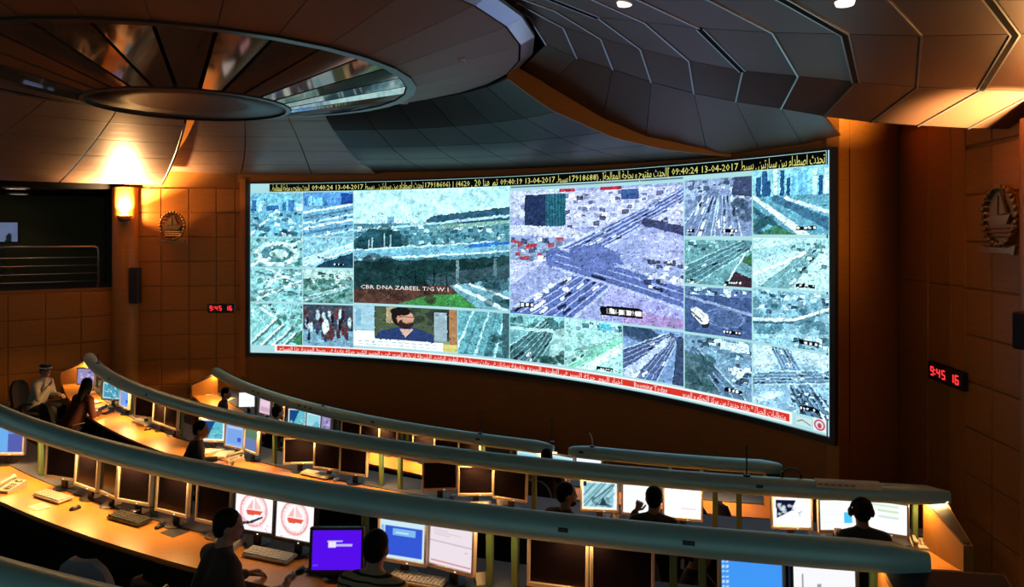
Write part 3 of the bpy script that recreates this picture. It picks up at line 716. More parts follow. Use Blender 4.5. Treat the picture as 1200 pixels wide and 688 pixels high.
def p_sand(c):
    c.blocks(20, (0, 0, 1, .2), PAL, .06); c.rect(.6, .05, .8, .16, (110, 200, 225)); c.road((1.05, .2), (.0, .9), .10, .16, (150, 200, 190), 2, 5); c.line((1, .3), (.1, 1), .10, (140, 205, 180)); c.line((1, .45), (.3, 1.05), .14, (230, 246, 246)); c.trees(10, (0, .2, .5, .7), (120, 170, 160), .05); c.label(.56, .9, .28, .06); c.noise(14, .2)
def p_curveroad(c):
    c.trees(30, (0, 0, .6, .2), (60, 84, 110), .07); c.road((.8, .12), (-.2, .8), .16, .4, (84, 100, 138), 4, 6); c.road((.85, .15), (.25, 1.2), .12, .5, (92, 110, 150), 4, 8); c.line((.72, .2), (.1, .95), .10, (196, 212, 235), .18); c.poly([(.9, .1), (1, .1), (1, 1), (.82, 1)], (66, 82, 110)); c.noise(16, .22)
def p_highway(c):
    c.rect(0, 0, 1, .35, (150, 172, 200)); c.blocks(70, (0, 0, 1, .36), [(210, 220, 235), (90, 108, 140), (60, 74, 100), (180, 192, 215)], .05); c.poly([(.75, 0), (1, 0), (1, .35), (.7, .3)], (70, 82, 110))
    c.road((.42, .3), (.12, 1.1), .22, .62, (120, 140, 172), 4, 18); c.road((.62, .3), (.66, 1.1), .22, .5, (130, 150, 182), 4, 14); c.trees(12, (.75, .4, 1, .8), (60, 80, 100)); c.label(.58, .87, .22, .07); c.label(.04, .87, .12, .06); c.noise(18, .25)
def p_towers(c):
    c.rect(0, 0, 1, .4, (150, 208, 225)); c.towers(12, .02, 1, .42, .24, .42, [(60, 110, 150), (110, 170, 205), (180, 222, 235), (44, 84, 124), (200, 236, 244)]); c.rect(0, .42, 1, 1, (110, 165, 185))
    c.line((.02, .42), (.75, 1.05), .06, (228, 246, 248), .12); c.line((0, .6), (.55, 1.05), .08, (60, 100, 118)); c.line((.3, .45), (1, .85), .1, (70, 112, 140), .16); c.line((.45, .45), (1, .68), .05, (220, 242, 246)); c.poly([(.1, 1), (.3, .85), (.6, 1)], (74, 130, 100)); c.trees(14, (0, .75, .25, 1), (50, 90, 100)); c.label(.58, .86, .26, .07); c.noise(18, .22)
def p_junct2(c):
    c.blocks(30, (0, 0, 1, .25), [(190, 220, 220), (40, 70, 84), (100, 140, 146)], .06); c.road((.9, .12), (-.05, .9), .25, .5, (92, 136, 146), 4, 6); c.poly([(.6, 1), (.75, .68), (1, .8), (1, 1)], (70, 48, 62)); c.poly([(.84, .45), (1, .25), (1, .55)], (70, 110, 80)); c.line((.9, .3), (.6, 1), .03, (225, 244, 244)); c.label(.6, .88, .25, .07); c.label(.03, .88, .1, .06); c.noise(14, .22)
def p_pale(c):
    c.line((0, .35), (1, .05), .22, (170, 210, 216), .1); c.road((.85, .2), (.25, 1.1), .2, .5, (124, 168, 176), 3, 6); c.line((0, .75), (.7, .3), .05, (245, 252, 252)); c.blocks(26, (.5, .1, 1, .7), [(200, 230, 232), (80, 120, 126)], .05); c.label(.58, .88, .24, .07); c.noise(12, .12)
def p_bus(c):
    c.blocks(26, (0, 0, 1, .2), PAL, .07); c.rect(0, .18, 1, 1, (78, 100, 140)); c.line((0, .22), (1, .5), .06, (150, 170, 200)); c.ell(.6, .62, .3, .2, (90, 112, 150)); c.ell(.6, .62, .3, .2, (120, 142, 176), ring=.9)
    c.poly([(.1, .5), (.18, .44), (.36, .6), (.38, .74), (.26, .80), (.12, .62)], (236, 242, 236)); c.poly([(.26, .80), (.38, .74), (.36, .86), (.28, .88)], (40, 48, 66)); c.line((.12, .56), (.27, .74), .04, (90, 110, 130)); c.label(.58, .86, .26, .07); c.noise(14, .18)
def p_bridge(c):
    c.blocks(60, (0, 0, 1, .4), PAL, .05); c.trees(20, (0, .2, 1, .9), (70, 116, 134), .07); c.line((0, .58), (.55, .5), .05, (232, 248, 250)); c.line((.55, .5), (1, .25), .05, (232, 248, 250)); c.line((0, .64), (.55, .56), .03, (60, 90, 108)); c.line((0, .9), (1, .72), .08, (170, 206, 220)); c.blocks(20, (.5, .7, 1, 1), [(220, 240, 244), (70, 100, 120)], .06); c.label(.62, .84, .24, .08); c.noise(16, .25)
def p_side(c):
    c.blocks(26, (0, 0, 1, .3), PAL, .07); c.rect(.55, .05, .95, .2, (214, 232, 240)); c.road((.15, .3), (.8, 1.2), .18, .5, (96, 122, 152), 3, 4); c.poly([(0, .3), (.2, .4), (.55, 1), (0, 1)], (92, 118, 130)); c.trees(20, (0, .4, .4, 1), (62, 92, 100), .07); c.blocks(22, (.65, .4, 1, .7), [(226, 238, 245), (50, 66, 88)], .06); c.label(.6, .84, .26, .07); c.noise(14, .24)
def p_cross(c):
    c.ell(.12, .2, .22, .22, (205, 228, 240)); c.poly([(.5, 0), (1, 0), (1, .22), (.6, .2)], (205, 226, 240)); c.road((.3, -.1), (.95, 1.2), .22, .5, (104, 134, 164), 5, 12); c.road((-.1, .62), (1.1, .3), .2, .2, (110, 140, 168), 4, 22); c.line((0, .95), (.35, .75), .1, (210, 230, 240))
    for k in range(6): c.line((.52 + .07 * k, .62), (.72 + .09 * k, 1.0), .022, (40, 56, 78)); 
    c.blocks(40, (.5, .6, 1, 1), [(226, 240, 246), (44, 60, 84)], .03); c.label(.62, .86, .26, .06); c.noise(18, .24)

# ------------------------------------------------------------------ meshes that carry a picture
def picture_grid(name, cv, fn, m='display', parent=None, gain=1.0):
    h, w = cv.h, cv.w; vs = np.empty((h * w, 3))
    for j in range(h):
        for i in range(w): vs[j * w + i] = fn(i / (w - 1), j / (h - 1))
    q = np.arange(h * w).reshape(h, w)
    fc = np.stack([q[1:, :-1], q[1:, 1:], q[:-1, 1:], q[:-1, :-1]], -1).reshape(-1, 4)
    me = bpy.data.meshes.new(name); me.vertices.add(len(vs)); me.vertices.foreach_set('co', vs.ravel())
    me.loops.add(fc.size); me.loops.foreach_set('vertex_index', fc.ravel().astype(np.int32))
    me.polygons.add(len(fc)); me.polygons.foreach_set('loop_start', (np.arange(len(fc)) * 4).astype(np.int32))
    me.update(calc_edges=True); me.validate()
    at_ = me.color_attributes.new('Picture', 'FLOAT_COLOR', 'POINT')
    c4 = np.ones((h * w, 4)); c4[:, :3] = np.clip(cv.a.reshape(-1, 3) * gain, 0, 1.4); at_.data.foreach_set('color', c4.ravel())
    me.materials.append(MATS[m]); return link(name, me, parent)

vw = thing('video_wall', 'giant curved video wall mosaic of traffic camera feeds on the front wall', 'video wall')
def on_screen(px0, px1, v0, v1, dr):
    a0, a1 = apx(px0), apx(px1)
    def fn(u, v):
        x, y = arc(a0 + (a1 - a0) * u, RS - dr); return (x, y, ZT - SH * (v0 + (v1 - v0) * v))
    return fn
mb = MB(); arc_block(mb, RS + .005, RS + .06, A0 - .001, A1 + .001, ZB, ZT, 48); mb.build('housing', MATS['panel_black'], vw)
for nm, (z0, z1) in (('frame_bottom', (ZB - .10, ZB)), ('frame_top', (ZT, ZT + .03))):
    mb = MB(); arc_block(mb, RS - .05, RS + .14, A0 - .0075, A1 + .0068, z0, z1, 48); mb.build(nm, MATS['bezel_black'], vw)
for a0, a1 in ((A0 - .0075, A0 - .0005), (A1 + .0005, A1 + .0068)):
    mb = MB(); arc_block(mb, RS - .05, RS + .14, a0, a1, ZB, ZT, 2); mb.build('frame_side', MATS['bezel_black'], vw)
rng = np.random.default_rng(7)
bg = Cv(220, 60, (176, 226, 232), rng); bg.noise(20, .06); picture_grid('glowing_backing', bg, on_screen(293.5, 974, 0, 1, 0.0), parent=vw)
TILES = [
 (294, 354.5, .055, .312, p_city, (130, 190, 215)), (294, 354.5, .318, .492, p_round, (140, 190, 195)), (294, 354.5, .502, .697, p_inter, (150, 200, 205)), (294, 354.5, .708, .955, p_bend, (150, 200, 200)),
 (355.5, 414, .055, .312, p_bands, (120, 170, 200)), (355.5, 414, .318, .492, p_curve, (150, 198, 214)), (355.5, 414, .502, .697, p_green, (120, 160, 160)), (355.5, 414, .708, .950, p_crowd, (80, 90, 110)),
 (415, 597.5, .048, .690, p_park, (180, 225, 235)), (598.5, 801.5, .075, .700, p_junction, (158, 170, 208)),
 (415, 536, .705, .935, p_news, (120, 140, 130)), (537, 597, .705, .938, p_stripe, (110, 165, 175)), (598, 661.5, .705, .938, p_lanes, (120, 170, 175)), (662.5, 729.5, .705, .938, p_sand, (180, 225, 225)), (730.5, 801.5, .712, .94, p_curveroad, (130, 160, 195)),
 (803, 881.5, .068, .302, p_highway, (130, 150, 180)), (803, 881.5, .318, .502, p_junct2, (120, 165, 172)), (803, 881.5, .513, .705, p_bus, (100, 125, 160)), (803, 881.5, .716, .945, p_side, (130, 160, 185)),
 (883, 972, .050, .295, p_towers, (130, 185, 205)), (883, 972, .308, .495, p_pale, (200, 232, 236)), (883, 972, .504, .708, p_bridge, (150, 190, 208)), (883, 972, .717, .945, p_cross, (160, 195, 220)),
]
for (x0, x1, v0, v1, fn, base) in TILES:
    hh = F * SH / (CS.y + RS * math.cos(apx((x0 + x1) / 2)))
    c = Cv(int((x1 - x0) * 1.15), int(hh * (v1 - v0) * 1.15), base, rng); fn(c)
    if fn is p_news: c.finish(.3, .12, .5, (.97, 1, 1.02), 1.0, .25)
    elif fn in (p_junction, p_curveroad, p_highway, p_bus): c.finish(.4, .28, .7, (.90, .98, 1.08))
    elif fn is p_park: c.finish(.5, sky=.2)
    else: c.finish(.5)
    picture_grid('feed_tile', c, on_screen(x0, x1, v0, v1, .012), parent=vw, gain=1.35)
def strip(name, px0, px1, v0, v1, col, dr=.012, n=120):
    c = Cv(n, 3, col, rng); return picture_grid(name, c, on_screen(px0, px1, v0, v1, dr), parent=vw)
strip('message_strip', 316, 968.5, .002, .048, (6, 8, 8))
strip('window_bar', 599, 801, .053, .060, (96, 118, 140))
strip('news_strip_edge', 322, 929, .948, .992, (246, 250, 250))
strip('news_strip', 325, 926, .956, .984, (222, 56, 44), .016)
c = Cv(24, 24, (236, 248, 250), rng); c.ell(.5, .5, .42, .42, (196, 70, 96)); c.ell(.5, .5, .30, .30, (240, 226, 232)); c.ell(.5, .55, .16, .2, (180, 70, 100)); picture_grid('round_logo', c, on_screen(954, 969, .945, .99, .02), parent=vw)
c = Cv(30, 16, (205, 236, 236), rng); c.line((.1, .6), (.4, .35), .1, (30, 60, 50)); c.line((.4, .35), (.9, .75), .1, (40, 90, 60)); picture_grid('station_mark', c, on_screen(934, 952, .955, .985, .018), parent=vw)

# ---- writing on the display
FORM = {'ا': (0xFE8D, 0), 'ب': (0xFE8F, 1), 'ت': (0xFE95, 1), 'ة': (0xFE93, 0), 'ث': (0xFE99, 1), 'ج': (0xFE9D, 1), 'ح': (0xFEA1, 1), 'خ': (0xFEA5, 1), 'د': (0xFEA9, 0), 'ر': (0xFEAD, 0), 'ز': (0xFEAF, 0),
        'س': (0xFEB1, 1), 'ش': (0xFEB5, 1), 'ص': (0xFEB9, 1), 'ض': (0xFEBD, 1), 'ط': (0xFEC1, 1), 'ع': (0xFEC9, 1), 'غ': (0xFECD, 1), 'ف': (0xFED1, 1), 'ق': (0xFED5, 1), 'ك': (0xFED9, 1), 'ل': (0xFEDD, 1),
        'م': (0xFEE1, 1), 'ن': (0xFEE5, 1), 'ه': (0xFEE9, 1), 'و': (0xFEED, 0), 'ي': (0xFEF1, 1), 'أ': (0xFE83, 0)}
def shape_word(w):
    out = []
    for i, ch in enumerate(w):
        if ch not in FORM: out.append(ch); continue
        base, dual = FORM[ch]
        pj = i > 0 and w[i - 1] in FORM and FORM[w[i - 1]][1]; nj = dual and i + 1 < len(w) and w[i + 1] in FORM
        k = (3 if nj else 1) if pj else (2 if nj else 0)
        out.append(chr(base + k))
    return ''.join(out)
def visual(s):
    """right-to-left words put into display order; figures keep their own order"""
    ws = s.split(' ')[::-1]
    return ' '.join(shape_word(w)[::-1] if any(ch in FORM for ch in w) else w for w in ws)
def text_mesh(s):
    cu = bpy.data.curves.new('t', 'FONT'); cu.body = s; cu.resolution_u = 1
    o = bpy.data.objects.new('t', cu); COL.objects.link(o); me = o.to_mesh()
    v = np.array([p.co[:] for p in me.vertices]); f = [tuple(p.vertices) for p in me.polygons]
    o.to_mesh_clear(); bpy.data.objects.remove(o); bpy.data.curves.remove(cu); return v, f
def screen_text(name, s, px0, px1, v0, v1, m, dr=.02):
    v, f = text_mesh(s); a0, a1 = apx(px0), apx(px1); x0, x1 = v[:, 0].min(), v[:, 0].max(); mb = MB(); vs = []
    for p in v:
        x, y = arc(a0 + (a1 - a0) * (p[0] - x0) / (x1 - x0), RS - dr)
        vs.append((x, y, ZT - SH * (v1 - (v1 - v0) * (p[1] + .12) / .95)))
    me = bpy.data.meshes.new(name); me.from_pydata(vs, [], f); me.materials.append(MATS[m]); return link(name, me, vw)
msg = 'تحدث اصطدام بين سيارتين, بسيط 13-04-2017 09:40:24,'
TV0, TV1 = .001, .050
screen_text('message_text', visual('تحدث اصطدام بين سيارتين , بسيط'), 869, 968, TV0, TV1, 'txt_yellow')
screen_text('message_text', '09:40:24 13-04-2017', 788, 866, .008, .046, 'txt_yellow')
screen_text('message_text', visual('[الحدث مفتوح و بحاجة المعالجة] ,'), 704, 785, TV0, TV1, 'txt_yellow')
screen_text('message_text', '17918688)', 668, 702, .008, .046, 'txt_yellow')
screen_text('message_text', visual('بسيط,'), 653, 666, TV0, TV1, 'txt_yellow')
screen_text('message_text', '09:40:19 13-04-2017', 587, 651, .008, .046, 'txt_yellow')
screen_text('message_text', visual('تم هنا 20 ,'), 553, 584, TV0, TV1, 'txt_yellow')
screen_text('message_text', '17918606) | (4620', 499, 551, .008, .046, 'txt_yellow')
screen_text('message_text', visual('تحدث اصطدام بين سيارتين , بسيط'), 428, 497, TV0, TV1, 'txt_yellow')
screen_text('message_text', '09:40:24 13-04-2017', 366, 426, .008, .046, 'txt_yellow')
screen_text('message_text', visual('الحدث مفتوح و بحاجة للمعالجة ,'), 318, 363, TV0, TV1, 'txt_yellow')
NV0, NV1 = .9545, .9855
screen_text('news_text', visual('متطلبات الحياة * بداية جديدة من مركز التحكم و المرور'), 800, 922, NV0, NV1, 'txt_white', .024)
screen_text('news_text', 'Booming Today', 744, 783, NV0, NV1, 'txt_white', .024)
screen_text('news_text', visual('اخبار اليوم'), 702, 730, NV0, NV1, 'txt_white', .024)
for k, (a, b) in enumerate(((600, 698), (508, 598), (418, 506), (328, 416))):
    screen_text('news_text', visual(['حركة السير في الطريق السريع خفيفة', 'سيارتان في حادث بسيط على الطريق الدائري', 'الشرطة تنظم المرور قرب الجسر الكبير', 'حركة عادية في وسط المدينة هذا الصباح'][k]), a, b, NV0, NV1, 'txt_white', .024)
screen_text('camera_text', 'CBR DNA ZABEEL T/G W.1', 423, 526, .582, .612, 'txt_white')
screen_text('camera_text', '13-04-2017 09:45:19', 712, 758, .635, .668, 'txt_white', .024)
# ------------------------------------------------------------------ console rows (true circular arcs, stepped floors)
ROWS = {
 1: dict(c=(6.85, 26.75), R=16.60, zr=-3.30, p0=-57.5, p1=-10.6, word='front'),
 2: dict(c=(6.40, 25.70), R=18.30, zr=-2.65, p0=-58.0, p1=-6.2, word='middle'),
 3: dict(c=(5.37, 22.60), R=18.00, zr=-2.10, p0=-56.0, p1=-8.55, word='nearest full'),
 4: dict(c=(4.50, 19.50), R=17.40, zr=-1.66, p0=-56.0, p1=-8.0, word='rear'),
}
for r in ROWS.values():
    r['desk'] = r['zr'] - .56; r['floor'] = r['zr'] - 1.27
ROWS[1]['floor'] = -E
def rpos(row, phi, dr=0.0, z=0.0):
    """plan point on a row; dr > 0 is towards the operators, z relative to the eye"""
    r = ROWS[row]; q = r['R'] + dr
    return Vector((r['c'][0] + q * math.sin(phi), r['c'][1] - q * math.cos(phi), E + z))
def rphi(row, px, dr=0.0):
    r = ROWS[row]; m = (px - 600) / F; q = r['R'] + dr
    return math.asin(max(-1.0, min(1.0, (m * r['c'][1] - r['c'][0]) / (q * math.sqrt(1 + m * m))))) - math.atan(m)
def near_phi(row, p):
    r = ROWS[row]; return math.atan2(p.x - r['c'][0], r['c'][1] - p.y)

def sweep(mb, row, prof, p0, p1, n):
    """profile of (dr, z) swept along the arc between two angles, closed ends"""
    k = len(prof); vs = []; fs = []
    for i in range(n + 1):
        ph = p0 + (p1 - p0) * i / n
        for (dr, z) in prof: vs.append(rpos(row, ph, dr, z))
    for i in range(n):
        for j in range(k): fs.append((i * k + j, (i + 1) * k + j, (i + 1) * k + (j + 1) % k, i * k + (j + 1) % k))
    fs += [tuple(range(k)), tuple(n * k + j for j in range(k - 1, -1, -1))]
    return mb.add(vs, fs)

POSTS = {1: [300, 332, 395, 470, 478, 567, 600, 710, 786, 822, 897], 2: [113, 153, 213, 322, 447, 469, 626, 838, 866, 1072], 3: [-10, 48, 180, 271, 428, 574, 604, 789, 823, 1024], 4: []}
TASK = {  # task lamps: (frame column, relative power)
 1: [(238, 1.0), (262, 1.0), (330, .35), (445, 1.3), (500, 1.3), (560, .6), (640, .5), (760, .5), (845, .6)],
 2: [(92, 1.5), (118, 1.4), (150, 1.2), (185, 1.1), (245, .9), (300, .8), (360, .7), (450, .7), (560, .7), (690, .4), (800, .25), (930, .45), (1090, .9)],
 3: [(5, .75), (45, .85), (95, .75), (150, .55), (205, .3), (300, .1), (470, .12), (580, .14), (680, .22), (1000, .08)], 4: []}
CLAB = {1: 'long curved operator console in the lowest row nearest the video wall', 2: 'long curved operator console in the middle row with open wooden end',
        3: 'long curved operator console row closest to the viewer with bright desk', 4: 'green hooded console top cut off at the bottom corner of the picture'}
for rw_, r in ROWS.items():
    p0, p1 = math.radians(r['p0']), math.radians(r['p1']); zr, dk, fl = r['zr'], r['desk'], r['floor']
    # stepped floor under the row
    if rw_ > 1:
        t = MB(); sweep(t, rw_, [(-.75, fl - .005), (7.5 if rw_ == 4 else 3.9, fl - .005), (7.5 if rw_ == 4 else 3.9, fl - .7), (-.75, fl - .7)], p0 - .12, p1 + (.42 if rw_ < 4 else .8), 48)
        tag(t.build('floor_tier', MATS['carpet']), 'carpeted step carrying the %s console row' % r['word'], 'floor', kind='structure')
    c = thing('operator_console', CLAB[rw_], 'console', rpos(rw_, (p0 + p1) / 2, .3, fl), 0.0)
    off = c.location.copy()
    def put(m, name, mm, smooth=False, par=None, off=off, c=c):
        m.v = [(x - off.x, y - off.y, z - off.z) for x, y, z in m.v]; return m.build(name, MATS[mm], par or c, smooth)
    mb = MB(); sweep(mb, rw_, [(-.02, dk - .045), (.485, dk - .045), (.50, dk - .02), (.485, dk), (-.02, dk)], p0, p1, 64); put(mb, 'worktop', 'desk_wood')
    mb = MB(); sweep(mb, rw_, [(-.50, dk - .04), (-.022, dk - .04), (-.022, dk + .012), (-.50, dk + .012)], p0, p1, 64); put(mb, 'rear_ledge', 'ledge_grey')
    mb = MB(); sweep(mb, rw_, [(-.50, fl), (-.44, fl), (-.44, dk - .045), (-.50, dk - .045)], p0, p1, 64); put(mb, 'rear_panel', 'laminate_dark')
    mb = MB(); sweep(mb, rw_, [(.10, fl), (.14, fl), (.14, dk - .05), (.10, dk - .05)], p0, p1, 64); put(mb, 'knee_panel', 'panel_black')
    # hood: soft flattened tube with a flat underside
    prof = [(-.115, -.03), (-.105, .025), (-.07, .065), (-.01, .085), (.05, .075), (.095, .035), (.115, -.015), (.113, -.065), (.098, -.085), (.082, -.060), (-.082, -.060), (-.108, -.080)]
    prof = [(a, zr + b) for a, b in prof]
    segs = {1: [(p0, rphi(1, 649)), (rphi(1, 667), p1)], 2: [(p0, p1)], 3: [(p0, p1)], 4: [(p0, p1)]}[rw_]
    for (a, b) in segs:
        cut = .004 if rw_ == 1 else 0
        mb = MB(); n = 72; k = len(prof); vs = []; fs = []
        for i in range(n + 1):
            s = i / n; ph = a + (b - a) * s
            e = min(s, 1 - s) * (b - a) * r['R']; sh = min(1.0, .35 + .65 * math.sqrt(min(1, e / .28)))
            for (dr, z) in prof: vs.append(rpos(rw_, ph, dr * sh, zr + (z - zr) * (sh if z > zr else 1)))
        for i in range(n):
            for j in range(k): fs.append((i * k + j, (i + 1) * k + j, (i + 1) * k + (j + 1) % k, i * k + (j + 1) % k))
        fs += [tuple(range(k)), tuple(n * k + j for j in range(k - 1, -1, -1))]
        mb.add(vs, fs); hood = put(mb, 'hood', 'hood_green', 'auto')
    for px in POSTS[rw_]:
        ph = rphi(rw_, px, -.09)
        if not (p0 < ph < p1): continue
        a = rpos(rw_, ph, -.09, 0); mb = MB(); mb.cbox((a.x, a.y, E + (dk + zr - .06) / 2 + .006), (.055, .05, zr - .06 - dk), .008, ph); put(mb, 'post', 'post_green')
    # task lamps under the hood
    for (px, pw) in TASK[rw_]:
        ph = rphi(rw_, px, .04)
        ph = max(p0 + .01, min(p1 - .01, ph))
        a = rpos(rw_, ph, .03, zr - .064); mb = MB(); mb.cbox((a.x, a.y, a.z), (.34, .045, .012), .003, ph); put(mb, 'task_lamp', 'task_glow', par=hood)
        lamp('task_light', 'AREA', rpos(rw_, ph, .035, zr - .078), 5.2 * pw * TASK_W, (1.0, .54, .17), None, .34, .05, (math.radians(-30), 0, ph))
    # wedge shaped end cabinets: (inner, outer) tangential offsets at the back and at the front, measured from the hood end
    for (pe, sg, tb, tf) in ((p0, -1, (-.24, -.02), (-.11, -.02)), (p1, 1) + (((-.30, .46), (-.24, .46)) if rw_ == 3 else ((-.24, -.02), (-.11, -.02)))):
        if rw_ == 4: continue
        c0 = rpos(rw_, pe, 0, 0); e_t = Vector((math.cos(pe), math.sin(pe), 0)) * sg; e_r = Vector((math.sin(pe), -math.cos(pe), 0))
        def q(t, dr, z): v = c0 + e_t * t + e_r * dr; v.z = E + z; return v
        zb, zf, d1 = zr - .095, dk + .25, .52
        A = [q(tb[0], -.03, fl), q(tf[0], d1, fl), q(tf[0], d1, zf), q(tb[0], .0, zb), q(tb[0], -.03, zb)]
        B = [q(tb[1], -.03, fl), q(tf[1], d1, fl), q(tf[1], d1, zf), q(tb[1], .0, zb), q(tb[1], -.03, zb)]
        mb = MB(); mb.add(A + B, [(0, 1, 2, 3, 4), (9, 8, 7, 6, 5)] + [(i, (i + 1) % 5, 5 + (i + 1) % 5, 5 + i) for i in range(5)]); ec = put(mb, 'end_cabinet', 'end_wood')
        i_ = .018; lid = [q(tb[0] + i_, .01, zb + .001), q(tf[0] + i_, d1 - i_, zf + .006), q(tf[1] - i_, d1 - i_, zf + .006), q(tb[1] - i_, .01, zb + .001)]
        lid += [v + Vector((0, 0, .010)) for v in lid]
        mb = MB(); mb.add(lid, [(3, 2, 1, 0), (4, 5, 6, 7)] + [(i, (i + 1) % 4, 4 + (i + 1) % 4, 4 + i) for i in range(4)]); put(mb, 'sloped_top', 'laminate_dark', par=ec)
    if rw_ == 2:   # pale paper label strip stuck on the hood near its open end
        a, b = rphi(2, 957, .1), rphi(2, 1034, .1); mb = MB(); sweep(mb, 2, [(-.01, zr + .092), (.052, zr + .082), (.104, zr + .040), (.108, zr + .043), (.055, zr + .088), (-.01, zr + .098)], a, b, 10); s_ = put(mb, 'label_strip', 'sign_pale', par=hood)
        for k in range(6):
            ph = a + (b - a) * (.06 + .10 * k); p = rpos(2, ph, .082, zr + .064)
            mb = MB(); mb.cbox((p.x, p.y, p.z), (.045, .026, .006), .002, ph, math.radians(-39)); put(mb, 'label_mark', 'laminate_dark', par=hood)
    for px in {1: (297, 303, 351, 358, 364, 437, 560, 681), 2: (128, 172, 890), 3: (660, 806, 808), 4: ()}[rw_]:
        ph = rphi(rw_, px, .1); p = rpos(rw_, ph, .108, zr + .012); mb = MB(); mb.cbox((p.x, p.y, p.z), (.07, .014, .03), .003, ph, math.radians(-20)); put(mb, 'hood_vent', 'black_plastic', par=hood)

# ------------------------------------------------------------------ monitors
MW, MH = .425, .350
_shared = {}
def mon_meshes(bez):
    if bez in _shared: return _shared[bez]
    t = .022; x, z = MW / 2, MH / 2; mb = MB()
    for (cx, cz, sx, sz) in ((0, z - t / 2, MW, t), (0, -z + t * .7, MW, t * 1.4), (-x + t / 2, 0, t, MH - 2.4 * t + .002), (x - t / 2, 0, t, MH - 2.4 * t + .002)):
        mb.cbox((cx, 0, cz + (.2 * t if cx else 0)), (sx, .045, sz), .004)
    fr = mb.mesh('bezel', MATS[bez])
    mb = MB(); mb.cbox((0, .035, 0), (MW - .03, .05, MH - .03), .012); bk = mb.mesh('back_shell', MATS['black_plastic'])
    mb = MB(); mb.add([(-x + t, -.008, -z + 1.4 * t), (x - t, -.008, -z + 1.4 * t), (x - t, -.008, z - t), (-x + t, -.008, z - t), (-x + t, .012, -z + 1.4 * t), (x - t, .012, -z + 1.4 * t), (x - t, .012, z - t), (-x + t, .012, z - t)],
           [(0, 1, 2, 3), (7, 6, 5, 4), (0, 4, 5, 1), (1, 5, 6, 2), (2, 6, 7, 3), (3, 7, 4, 0)]); off = mb.mesh('panel_glass', MATS['glass_off'])
    mb = MB(); mb.cbox((0, .05, -z - .045), (.07, .03, .13), .006); nk = mb.mesh('neck', MATS['black_plastic'])
    mb = MB(); mb.lathe([(0, 0), (.115, 0), (.115, .008), (.09, .016), (0, .018)], 20, (0, .04, 0)); bs = mb.mesh('base', MATS['black_plastic'])
    mb = MB(); mb.cbox((x * .25, -.0235, -z + .013), (.014, .004, .007), .001); bt = mb.mesh('power_light', MATS['white_led'])
    _shared[bez] = (fr, bk, off, nk, bs, bt); return _shared[bez]
def monitor(row, pl, pr, paint=None, label='', bez='bezel_silver', dr=-.02, zc=None, tilt=-4, scale=1.0, yaw=None, grp=None, gain=1.0, led=True, res=(46, 36), phi=None):
    r = ROWS[row]; pc = (pl + pr) / 2; ph = rphi(row, pc, dr) if phi is None else phi; p = rpos(row, ph, dr, 0)
    zc = r['desk'] + .285 if zc is None else zc; best = None
    if yaw is None:
        af = math.atan2(-p.x, p.y); sg_ = 1 if af > ph else -1
        for k in range(-10, 1 + int(abs(math.degrees(af - ph)))):
            a = ph + sg_ * math.radians(k); hw = MW * scale / 2; x0, y0 = p.x - hw * math.cos(a), p.y - hw * math.sin(a); x1, y1 = p.x + hw * math.cos(a), p.y + hw * math.sin(a)
            w = F * (x1 / y1 - x0 / y0); e = abs(w - (pr - pl))
            if best is None or e < best[0] - .05: best = (e, a)
        a = best[1]
    else: a = ph + math.radians(yaw)
    fr, bk, off, nk, bs, bt = mon_meshes(bez)
    t = thing('monitor', label, 'monitor', (p.x, p.y, E + r['desk']), a, grp)
    M = Matrix.Translation((0, 0, zc - r['desk'])) @ Matrix.Rotation(math.radians(tilt), 4, 'X') @ Matrix.Scale(scale, 4)
    link('bezel', fr, t, M); link('back_shell', bk, t, M); link('neck', nk, t, M); link('base', bs, t)
    if paint is None: link('panel_glass', off, t, M)
    else:
        c = Cv(res[0], res[1], (240, 248, 250), rng); paint(c); tt = .022; x, z = MW / 2, MH / 2
        o = picture_grid('lit_panel', c, lambda u, v: (-x + tt + (MW - 2 * tt) * u, -.006, z - tt - (MH - 2.4 * tt) * v), parent=t, gain=gain); o.matrix_basis = M
    if led: link('power_light', bt, t, M)
    return t

def s_white(c): c.noise(6, .05); [c.rect(.06, .1 + .09 * k, .5 + .4 * c.rng.random(), .125 + .09 * k, (226, 232, 238)) for k in range(8)]
def s_redline(c): c.a[:] = lin(240, 226, 234); c.rect(0, .42, 1, .44, (200, 180, 190)); c.rect(.04, .9, .96, .93, (206, 110, 130)); [c.rect(.08, .08 + .06 * k, .4 + .4 * c.rng.random(), .095 + .06 * k, (220, 206, 214)) for k in range(5)]; c.rect(.8, .55, .9, .58, (200, 196, 206))
def s_lines(c): c.a[:] = lin(252, 250, 252); [c.rect(.05, .14 + .12 * k, .95, .15 + .12 * k, (228, 226, 232)) for k in range(6)]; c.rect(.45, .66, .85, .69, (216, 170, 186))
def s_bluewin(c): c.a[:] = lin(206, 236, 246); c.rect(.1, .19, .93, .93, (52, 88, 214)); c.rect(.02, .2, .09, .9, (140, 190, 235)); c.rect(.28, .24, .78, .42, (128, 190, 240)); c.rect(.34, .33, .62, .35, (220, 240, 250))
def s_desktop(c): c.a[:] = lin(66, 152, 246); [c.rect(.02 + .07 * (k // 9), .05 + .1 * (k % 9), .06 + .07 * (k // 9), .09 + .1 * (k % 9), (196, 226, 250)) for k in range(16)]
def s_purple(c): c.a[:] = lin(86, 14, 236); c.rect(.32, .28, .48, .45, (236, 230, 252)); c.rect(.48, .36, .80, .41, (200, 186, 248)); c.rect(.30, .28, .60, .31, (216, 204, 250)); c.rect(.03, .86, .12, .89, (120, 70, 245))
